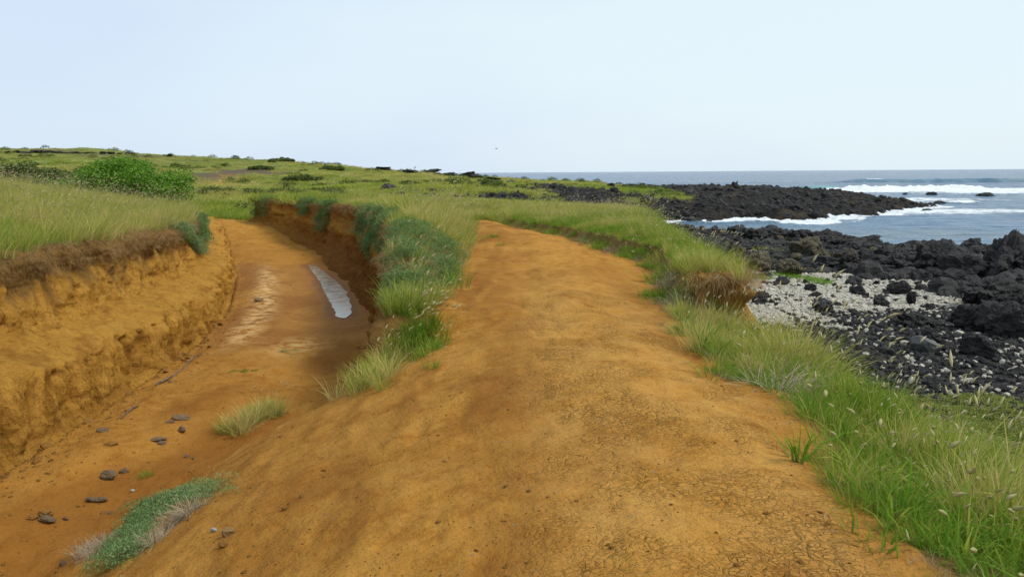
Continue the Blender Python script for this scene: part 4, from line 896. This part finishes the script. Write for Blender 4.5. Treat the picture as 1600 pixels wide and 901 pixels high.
# ------------------------------------------------------------------ stones in the ditch and on the path
gs = [rock_mesh('grey_stone', 580+i, 2, 'greyrock', .25, 6, .6) for i in range(4)]; ts = [rock_mesh('ochre_stone', 590+i, 2, 'tanrock', .22, 6, .7) for i in range(3)]; cl = [rock_mesh('mud_clod', 595+i, 2, 'clod', .35, 4, .6) for i in range(3)]
for u, v, w_, h_, src, name, lb in [
    (282, 655, 28, 10, gs, 'stone', 'flat grey slab in the ditch, farthest of the grey stones'), (286, 678, 16, 14, gs, 'stone', 'dark upright grey stone in the ditch left of the straw tussock'), (267, 662, 14, 6, gs, 'stone', 'small flat grey stone just below the farthest slab'),
    (248, 688, 24, 8, gs, 'stone', 'low grey stone left of the dark upright stone'), (253, 696, 14, 7, gs, 'stone', 'little grey stone touching the low grey stone'), (160, 676, 20, 7, gs, 'stone', 'single grey-brown stone nearest the foot of the left bank'),
    (175, 697, 22, 7, cl, 'mud_clod', 'flat ochre clod below the single stone by the left bank'), (172, 752, 26, 20, gs, 'stone', 'largest grey stone in the ditch, with a wedge shape'), (194, 740, 14, 10, gs, 'stone', 'round grey stone right behind the wedge-shaped stone'),
    (143, 787, 18, 10, gs, 'stone', 'flat grey stone below the wedge-shaped stone, left of the pair'), (158, 789, 18, 12, gs, 'stone', 'brownish stone at the right of the flat pair'), (173, 803, 9, 5, gs, 'stone', 'tiny grey pebble below the flat pair'),
    (75, 820, 26, 14, gs, 'stone', 'grey stone in a heap of broken mud at the lower left'), (103, 817, 9, 7, gs, 'stone', 'small dark stone beside the mud heap'), (70, 806, 22, 14, cl, 'mud_clod', 'broken mud clod topping the heap at the lower left'), (52, 818, 18, 8, cl, 'mud_clod', 'flaky mud clod left of the grey stone in the heap'),
    (99, 886, 10, 12, gs, 'stone', 'blue-grey stone at the bottom left by the dry grass'), (292, 715, 11, 6, gs, 'stone', 'grey stone at the head of the dark wet runnel'), (302, 718, 6, 4, gs, 'stone', 'tiny stone right of the runnel stone'),
    (358, 838, 21, 16, ts, 'stone', 'ochre stone on the slope right of the creeping plant'), (335, 836, 12, 8, cor, 'stone', 'white stone lying left of the ochre stone'), (506, 739, 10, 6, cl, 'mud_clod', 'dark clod alone in the middle of the slope'),
    (444, 797, 13, 8, cl, 'mud_clod', 'brown clod on the slope below the lone dark one'), (349, 862, 18, 8, cl, 'mud_clod', 'pale ochre clod below the ochre stone'), (207, 768, 8, 4, cor, 'stone', 'pale pebble in the ditch between plant and wedge stone'),
    (780, 347, 18, 5, ts, 'stone', 'flat stone at the far end of the path beside a green tuft'), (404, 470, 16, 8, gs, 'stone', 'grey lump on the mud crust in the far ditch'), (568, 545, 26, 16, cl, 'mud_clod', 'dark fallen clod at the foot of the right ditch wall')]:
    h = hit(u, v)
    if h is None: continue
    D = math.sqrt(h[0]**2+h[1]**2+(EYE-h[2])**2); wd = w_/F_PX*D*.42; ht = h_/F_PX*D*.85
    add(name, random.choice(src), loc=(h[0], h[1], h[2]+ht*.3), rot=(0, 0, random.uniform(-.6, .6)), scale=(wd*1.1, wd*.8, max(ht*.75, wd*.45)), label=lb, category='stone' if name == 'stone' else 'clod')

def branch_mesh(name, pts, rad):
    V, Fc = [], []; K_ = 6; pts = [np.array(p, float) for p in pts]
    for i, p in enumerate(pts):
        d = pts[min(i+1, len(pts)-1)]-pts[max(i-1, 0)]; d = d/np.linalg.norm(d); a = np.cross(d, (0, 0, 1)); a = a/(np.linalg.norm(a)+1e-6); b_ = np.cross(a, d); r = rad[i] if isinstance(rad, (list, tuple)) else rad
        for k in range(K_): an = 2*math.pi*k/K_; V.append(tuple(p+(a*math.cos(an)+b_*math.sin(an))*r))
    for i in range(len(pts)-1):
        for k in range(K_): Fc.append((i*K_+k, i*K_+(k+1) % K_, (i+1)*K_+(k+1) % K_, (i+1)*K_+k))
    Fc.append(tuple(range(K_))[::-1]); Fc.append(tuple((len(pts)-1)*K_+k for k in range(K_))); return mesh(name, V, Fc, MAT['bark'])
def lying_branch(pix, rad, lb):
    pp = [hit(u, v) for u, v in pix]; add('branch', branch_mesh('branch', [(p[0], p[1], p[2]+.012+.01*math.sin(i*2)) for i, p in enumerate(pp)], rad), label=lb, category='branch')
lying_branch([(315, 553), (300, 563), (285, 577), (268, 590), (252, 600), (243, 604)], [.010, .013, .014, .016, .02, .016], 'long thin bare branch lying on the ditch floor along the left bank')
lying_branch([(216, 636), (207, 642), (198, 648), (190, 654)], [.012, .016, .014, .008], 'short dark stick on the ditch floor below the long branch')

# ------------------------------------------------------------------ single plants
def baked_clump(name, spots, protos, matset, tint=.5):
    """join scaled copies of tuft meshes into one mesh about the first spot"""
    V, Fc, A, MI = [], [], [], []; nv = 0
    for (x_, y_, z_, s_, rz, tl) in spots:
        me = random.choice(protos); n_ = len(me.vertices); co = np.empty(n_*3, np.float32); me.vertices.foreach_get('co', co); co = co.reshape(-1, 3)
        c_, s2 = math.cos(rz), math.sin(rz); R_ = np.array([[c_, -s2, 0], [s2, c_, 0], [0, 0, 1]]); ct, st_ = math.cos(tl), math.sin(tl); R2 = np.array([[1, 0, 0], [0, ct, -st_], [0, st_, ct]])
        co = (co@R2.T@R_.T)*s_+np.array([x_, y_, z_]); V.append(co)
        bl = np.empty(n_, np.float32); me.attributes['bl'].data.foreach_get('value', bl); hh = np.empty(n_, np.float32); me.attributes['hh'].data.foreach_get('value', hh); A.append(np.stack([bl, hh, np.full(n_, np.clip(tint+random.gauss(0, .17), 0, 1))], 1))
        for p in me.polygons: Fc.append(tuple(i+nv for i in p.vertices)); MI.append(p.material_index)
        nv += n_
    V = np.concatenate(V); A = np.concatenate(A); return V, Fc, A, MI
def plant(name, label, cat, spots, protos, mats, tint=.5, group=None, heads='seed_heads', body='blades'):
    o0 = np.array(spots[0][:3]); V, Fc, A, MI = baked_clump(name, spots, protos, mats, tint); V = V-o0; MI = np.array(MI)
    root_ = add(name, None, loc=tuple(o0), label=label, category=cat)
    if group: root_['group'] = group
    for k, nm in ((0, body), (1, heads)):
        sel = [f for f, m in zip(Fc, MI) if m == k]
        if not sel: continue
        used = sorted(set(i for f in sel for i in f)); mp_ = {j: i for i, j in enumerate(used)}
        add(nm, mesh(nm, V[used], [tuple(mp_[i] for i in f) for f in sel], MAT[mats[k]], attrs=dict(bl=A[used, 0], hh=A[used, 1], tb=A[used, 2])), parent=root_, **({'kind': 'stuff'} if nm == 'seed_heads' else {}))
    return root_
tallp = [o.data for o in tall.objects]; shortp = [o.data for o in lawn.objects]; deadp = [o.data for o in dead.objects]; leafp = [o.data for o in leafc.objects]; lushp = [o.data for o in lushc.objects]
def spots_px(pix, n, jit, sc, tilt=.1, dz=0, z=(-.9, .9)):
    out = []; hs = [hit(u, v) for u, v in pix]; hs = [h for h in hs if h]
    for i in range(n):
        t = random.uniform(0, len(hs)-1) if len(hs) > 1 else 0; k = min(int(t), max(len(hs)-2, 0)); f = t-k; a = hs[k]; b_ = hs[min(k+1, len(hs)-1)]
        x_ = a[0]+(b_[0]-a[0])*f+random.gauss(0, jit); y_ = a[1]+(b_[1]-a[1])*f+random.gauss(0, jit)
        out.append((x_, y_, H1(x_, y_)+dz, random.uniform(*sc), random.uniform(*z), random.uniform(-tilt, tilt)))
    return out
def wall_spots(side, y0, y1, s0, s1, n, sc):
    out = []
    for i in range(n):
        q = wall_pos(side, np.array([random.uniform(y0, y1)]), np.array([random.uniform(s0, s1)])); out.append((float(q[0][0])+(.03 if side == 'L' else -.03), float(q[1][0]), float(q[2][0]), random.uniform(*sc), random.uniform(0, 6.28), random.uniform(-.5, .5)))
    return out
G1 = 'grass tussocks beside the ditch and path'
plant('grass_tussock', 'large pale green grass tussock with straw seed heads where ditch wall meets slope', 'grass', spots_px([(575, 612), (590, 592), (605, 575), (625, 558)], 44, .12, (.7, 1.05)), tallp, ('blade', 'plume'), .62, G1)
plant('grass_tussock', 'straw and green tussock lying alone on the bank inside the ditch', 'grass', spots_px([(355, 680), (375, 670), (400, 658), (430, 645)], 40, .08, (.55, .85), .3), tallp, ('blade', 'plume'), .8, G1)
plant('grass_tussock', 'bright tussock with tall seed heads in front of the grey-green bush by the path', 'grass', spots_px([(628, 495), (640, 488), (655, 478)], 30, .13, (.9, 1.35)), tallp, ('blade', 'plume'), .5, G1)
plant('grass_tussock', 'short bright green tuft below the seed-headed tussock at the ditch rim', 'grass', spots_px([(655, 545), (645, 525), (660, 505)], 34, .10, (1.1, 1.9)), shortp, ('blade', 'plume'), .12, G1)
plant('grass_tussock', 'small green tuft with trailing straw right of the pale tussock', 'grass', spots_px([(655, 562), (670, 550), (700, 538)], 12, .05, (.6, 1.0)), shortp, ('blade', 'plume'), .15, G1)
plant('grass_tussock', 'tiny green sprig on the slope just right of the pale tussock', 'grass', spots_px([(672, 575), (680, 572)], 2, .03, (.6, .9)), shortp, ('blade', 'plume'), .2, G1)
plant('grass_tussock', 'bright green upright tuft at the right edge of the path below the eroded bank', 'grass', spots_px([(1030, 470), (1038, 462)], 10, .10, (1.0, 1.7)), shortp, ('blade', 'plume'), .1, G1)
plant('grass_tussock', 'small green tuft growing alone on the far path', 'grass', spots_px([(764, 372)], 5, .12, (.7, 1.1)), shortp, ('blade', 'plume'), .2, G1)
plant('grass_tussock', 'faint sprig of grass nearer the camera than the tuft on the far path', 'grass', spots_px([(775, 384)], 2, .1, (.5, .8)), shortp, ('blade', 'plume'), .2, G1)
plant('grass_tussock', 'rounded green tuft at the far end of the path on a flat stone', 'grass', spots_px([(782, 345)], 9, .25, (.8, 1.3)), shortp, ('blade', 'plume'), .3, G1)
plant('grass_tussock', 'dark green clump at the right edge of the far path', 'grass', spots_px([(860, 362), (875, 362)], 12, .2, (.9, 1.5)), shortp, ('blade', 'plume'), .25, G1)
plant('grass_tussock', 'green clump on the path edge right of the dark green one', 'grass', spots_px([(935, 382), (945, 386)], 10, .16, (.8, 1.3)), shortp, ('blade', 'plume'), .2, G1)
plant('grass_tussock', 'few green blades by the round stone in the ditch', 'grass', spots_px([(213, 748), (232, 746)], 5, .03, (.3, .5)), shortp, ('blade', 'plume'), .3, G1)
plant('grass_tussock', 'green blades sprouting at the edge of the near path at the lower right', 'grass', spots_px([(1385, 775), (1400, 790)], 4, .04, (.5, .8)), shortp, ('blade', 'plume'), .1, G1)
plant('dead_grass_tuft', 'grey fan of dead grass spilling onto the path at the bare hollow', 'dead grass', spots_px([(1225, 612), (1245, 608), (1275, 602)], 26, .09, (.95, 1.4), .3), deadp, ('drygrass', 'drygrass'), .9, body='blades')
plant('dead_grass_tuft', 'grey dead tuft at the foot of the eroded bank right of the path', 'dead grass', spots_px([(1065, 478), (1080, 476)], 20, .10, (.8, 1.2), .3), deadp, ('drygrass', 'drygrass'), .9, body='blades')
plant('dead_grass_tuft', 'bleached straw tuft on top of the eroded bank beside the path', 'dead grass', spots_px([(1045, 450), (1055, 440)], 12, .1, (.8, 1.2), .3), deadp, ('drygrass', 'drygrass'), .7, body='blades')
plant('dead_grass_tuft', 'brown dead grass trailing below the creeping plant at the lower left', 'dead grass', spots_px([(130, 880), (155, 862), (180, 840)], 22, .06, (.35, .6), .3), deadp, ('drygrass', 'drygrass'), .6, body='blades')
# creeping grey-green plants
G2 = 'grey-green creeping plants on the ditch banks'
sp = spots_px([(180, 888), (205, 850), (232, 815), (262, 785), (300, 775), (338, 775)], 190, .085, (.3, .85))+[]
plant('creeping_plant', 'low blue-green creeping plant on the slope at the lower left, long and curved', 'plant', sp, leafp, ('leaf', 'leaf'), .35, G2, body='leaves')
plant('dead_grass_tuft', 'straw stalks tangled in the near side of the creeping plant at the lower left', 'dead grass', spots_px([(215, 868), (250, 845), (280, 815), (300, 800)], 22, .05, (.3, .6), .4, z=(0, 6.28)), deadp, ('drygrass', 'drygrass'), .8, body='blades')
sp = []
for i in range(420):
    yy = 9.9+6.3*random.random()**1.15; a = float(Rt(np.array(yy))); b_ = float(PL(np.array(yy)))+.08; f = random.random(); xx = a-.05+(b_-a)*f*min(1, .35+(yy-9.9)*.5)
    sp.append((xx, yy, H1(xx, yy)+.03+.10*math.sin(math.pi*f)*min(1, (yy-9)/2), random.uniform(.7, 1.05), random.uniform(0, 6.28), random.uniform(-.5, .5)))
sp = [q for q in sp if pn(np.array([q[0]*2.2]), np.array([q[1]*1.4]), 9)[0] > -.38]
sp += wall_spots('R', 10, 15.5, .03, .17, 70, (.5, .8))
plant('creeping_plant', 'big grey-green bush spilling over the ditch rim beside the path', 'plant', sp, leafp, ('leaf', 'leaf'), .28, G2, body='leaves')
for y0, y1, s1, n_, lb in [(17.5, 20.0, .42, 150, 'dusty green plant hanging on the ditch wall just behind the big bush'), (21.5, 23.8, .6, 170, 'dark green plant draped deepest down the ditch wall'), (25.4, 27.6, .5, 120, 'small drape of green plant in the middle of the ditch wall'),
                         (30.8, 32.2, .6, 90, 'narrow trailing green plant on the far ditch wall'), (33.2, 34.6, .4, 70, 'short green plant on the rim left of the narrow trailing one'), (37.8, 39.2, .8, 60, 'dark plant covering the far corner of the ditch wall')]:
    plant('creeping_plant', lb, 'plant', wall_spots('R', y0, y1, .02, s1, n_, (.9*(1+.02*(y0-17)), 1.3*(1+.02*(y0-17)))), leafp, ('leaf', 'leaf'), .3, G2, body='leaves')
plant('creeping_plant', 'bright green creeping plant running down the end of the left bank', 'plant', [s for k in range(30) for s in wall_spots('L', 17.6+k*.15, 18.6+k*.15, .03+k*.014, .15+k*.014, 9, (.9, 1.4))], leafp, ('leaf', 'leaf'), .5, G2, body='leaves')
plant('creeping_plant', 'grey-green plant mounded over the far shoulder of the left bank', 'plant', wall_spots('L', 22.3, 28, .0, .45, 230, (1.2, 2.0)), leafp, ('leaf', 'leaf'), .25, G2, body='leaves')
plant('creeping_plant', 'thin green weed flat on the middle of the ditch floor', 'plant', spots_px([(350, 585), (370, 582), (395, 578)], 16, .06, (.15, .3)), lushp, ('bushleaf', 'bushleaf'), .3, G2, body='leaves')
plant('creeping_plant', 'small dark weed on the ditch floor beyond the thin green one', 'plant', spots_px([(440, 552), (462, 549)], 14, .05, (.2, .35)), leafp, ('leaf', 'leaf'), .2, G2, body='leaves')
for pix, n_, lb in [([(1150, 432), (1175, 434), (1190, 438)], 60, 'small yellow-green patch at the left end of the coral bed'), ([(1210, 428), (1240, 434), (1270, 438), (1290, 444)], 90, 'long yellow-green patch across the top of the coral bed')]:
    plant('beach_plant', lb, 'plant', spots_px(pix, n_, .22, (1.0, 1.7)), lushp+shortp, ('bushleaf', 'blade'), .9, 'green patches on the coral beach', body='leaves')
sp = [(random.uniform(3.2, 4.6), random.uniform(2.6, 4.6), 0, random.uniform(.9, 1.5), random.uniform(0, 6.28), random.uniform(-.3, .3)) for i in range(260)]
sp = [(a, b_, H1(a, b_)+random.uniform(.02, .12), c_, d_, e_) for a, b_, _, c_, d_, e_ in sp]
plant('creeping_plant', 'leafy blue-green plant under the long grass in the lower right corner', 'plant', sp, leafp, ('leaf', 'leaf'), .25, G2, body='leaves')
# eroded bank on the sea side: hanging roots over a block of bare earth
def eroded_block():
    V, Fc = ico(5); V = V.copy(); n = np.array([1, -.25, 0]); n = n/np.linalg.norm(n); V = V/np.maximum(np.abs(V).max(1), .72)[:, None]*.86
    r = 1+fbm3(V*1.5+3, 4, 5)*.22; V = V*r[:, None]*np.array([.40, .62, .42])
    mo = .35+0*r; ro = ss(.0, .45, V[:, 2])
    return add('earth_bank', mesh('earth_bank', V+np.array([2.72, 10.55, .0]), Fc, MAT['wall'], attrs=dict(roots=ro*.6, moist_shade=mo)), label='block of bare orange earth under hanging roots at the right of the path', category='bank')
eroded_block()
sp = [(2.72+.40*math.cos(a)*.9, 10.55+.58*math.sin(a), .30+random.uniform(-.12, .08), random.uniform(.7, 1.15), a, random.uniform(-.2, .2)) for a in [random.uniform(-2.6, .9) for i in range(44)]]
plant('hanging_roots', 'brown dead roots and grass hanging over the bare earth block right of the path', 'roots', sp, [o.data for o in root.objects], ('roots', 'roots'), .65, body='strands')
sp = [(x_, y_, .36, random.uniform(.6, .95), random.uniform(-.9, .9), .1) for x_, y_ in [(random.gauss(2.65, .22), random.gauss(10.75, .3)) for i in range(60)]]
plant('grass_tussock', 'long yellow-green grass crowning the eroded earth block above the beach', 'grass', sp, tallp, ('blade', 'plume'), .6, G1)

# ------------------------------------------------------------------ bushes
plant('grass_tussock', 'grass blades with seed heads growing up through the big grey-green bush', 'grass', [(a, b, H1(a, b)+.05, random.uniform(.7, 1.1), random.uniform(-.9, .9), .1) for a, b in [(float(Rt(np.array(y_)))+random.uniform(.1, 1.0), y_) for y_ in [random.uniform(10.2, 16) for i in range(13)]]], tallp, ('blade', 'plume'), .45, G1)
def bush(label, u, v, Y_, wd, ht, n, mat, leaf=(.05, .1), name='bush', cat='bush', lobes=26, depth=.5, tb=.5):
    c = PY(u, v, Y_); zg = H1(c[0], c[1]); rt_ = add(name, None, loc=(c[0], c[1], zg), label=label, category=cat); V, Fc, A = [], [], []
    cs = []
    for i in range(lobes):
        a = -1+2*(i+random.random())/lobes; b_ = random.uniform(-1, 1); e = math.sqrt(max(0, 1-a*a*.85)); cs.append((a*wd*.46, b_*wd*depth*.4, ht*e*random.uniform(.35, .86), random.uniform(.09, .19)*wd*(.6+.4*e)))
    for i in range(n):
        cx, cy, cz, r = random.choice(cs); d = np.random.default_rng(i*7+n).normal(size=3); d /= np.linalg.norm(d); rr_ = r*random.uniform(.55, 1.08); p = np.array([cx+d[0]*rr_, cy+d[1]*rr_, cz+d[2]*rr_*.55])
        if p[2] < .02: continue
        f = d+np.random.default_rng(i).normal(size=3)*.6; f[2] += .4; f /= np.linalg.norm(f); s_ = np.cross(f, (random.uniform(-1, 1), random.uniform(-1, 1), .3)); s_ /= np.linalg.norm(s_); t_ = np.cross(f, s_); L_ = random.uniform(*leaf); i0 = len(V)
        V += [tuple(p-s_*L_*.5), tuple(p+t_*L_*.35), tuple(p+s_*L_*.5), tuple(p-t_*L_*.35)]; rv = random.random(); A += [(rv, .6)]*4; Fc.append((i0, i0+1, i0+2, i0+3))
    A = np.array(A); add('leaves', mesh('leaves', V, Fc, MAT[mat], attrs=dict(bl=A[:, 0], hh=A[:, 1], tb=A[:, 0]*0+tb)), parent=rt_)
    for i in range(5):
        cx, cy, cz, r = cs[i]; add('stem', branch_mesh('stem', [(0, 0, -.1), (cx*.4, cy*.4, cz*.5), (cx, cy, cz)], [.05*ht/2, .035*ht/2, .015*ht/2]), parent=rt_)
    return rt_
bush('large bright green spreading bush behind the left grass field', 184, 285, 40, 6.3, 2.3, 30000, 'bushleaf', (.07, .14), lobes=46, depth=.7, tb=.45)
bush('darker green bush left of the large bright one behind the grass', 48, 272, 52, 4.6, 1.5, 6000, 'scrub', (.09, .17))
bush('dark low bush at the far left behind the grass field', 12, 270, 58, 3.6, 1.5, 4000, 'scrub', (.09, .17))
bush('grey-green low bush on the slope behind the left end of the large bush', 85, 265, 70, 5.5, 1.6, 4500, 'scrub', (.12, .2))
for u, v, Y_, wd, ht, lb in [(270, 308, 62, 0, 0, ''), ]: pass
for u, v, wpx, hpx, lb in [(352, 308, 14, 6, 'small round dark bush on the green flat left of the ditch exit'), (340, 300, 10, 6, 'small dark bush behind the round one on the green flat'), (390, 302, 26, 8, 'dark bush in the hollow behind the ditch exit'), (470, 284, 60, 9, 'long dark thicket across the green knoll behind the ditch'),
                         (520, 266, 40, 7, 'dark thicket under the skyline right of the summit'), (440, 253, 40, 5, 'dark thicket just under the hilltop'), (408, 265, 34, 5, 'low dark bush on the middle hillside'), (590, 262, 26, 5, 'bushy knob on the skyline where the ridge begins'), (640, 290, 34, 6, 'grey-green bush behind the grass strip'),
                         (757, 291, 14, 7, 'pale grey bush behind the far end of the path'), (495, 249, 4, 5, 'tiny lone bush on the skyline'), (266, 246, 5, 5, 'tiny dark bush on the left skyline'), (500, 300, 40, 5, 'low green bush behind the far ditch rim')]:
    h = hit(u, v)
    if not h: continue
    D = math.hypot(h[0], h[1]); bush(lb, u, v, h[1], wpx/F_PX*D, hpx/F_PX*D, 900, 'scrub', (.004*D*.55, .004*D), lobes=9, cat='bush')

# ------------------------------------------------------------------ the bird over the sea
def bird():
    p = PY(775.5, 232.5, 70); r = add('bird', None, loc=p, rot=(0, 0, .4), scale=(.65, .65, .65), label='tiny dark bird in flight over the horizon', category='bird')
    V, Fc = ico(3); V = V.copy(); t = V[:, 0]; w_ = np.clip(1-.35*np.clip(-t, 0, 1)-.1*t, .3, 1); B = np.stack([V[:, 0]*.16, V[:, 1]*.035*w_, V[:, 2]*.032*w_], 1); hd = t > .72; B[hd] += np.array([.02, 0, .006]); B[:, 0] += np.where(t > .96, .025, 0)
    add('body', mesh('body', B, Fc, MAT['bird']), parent=r)
    for s in (1, -1):
        pts = [(.06, 0, .01), (.07, s*.12, .06), (.03, s*.30, .03), (-.06, s*.29, .03), (-.035, s*.12, .055), (-.05, 0, .01)]
        V2 = [(a, b_, c_+.004) for a, b_, c_ in pts]+[(a, b_, c_-.004) for a, b_, c_ in pts]; F2 = [(0, 1, 4, 5), (1, 2, 3, 4), (11, 10, 7, 6), (10, 9, 8, 7)]+[(i, i+6, (i+1) % 6+6, (i+1) % 6) for i in range(6)]
        add('wing', mesh('wing', V2, F2, MAT['bird'], smooth=False), parent=r)
    add('tail', mesh('tail', [(-.13, -.015, 0), (-.13, .015, 0), (-.23, .035, .002), (-.21, 0, .002), (-.23, -.035, .002), (-.13, 0, .008)], [(0, 1, 2, 3, 4), (0, 5, 1), (1, 5, 2), (2, 5, 3), (3, 5, 4), (4, 5, 0)], MAT['bird'], smooth=False), parent=r)
bird()
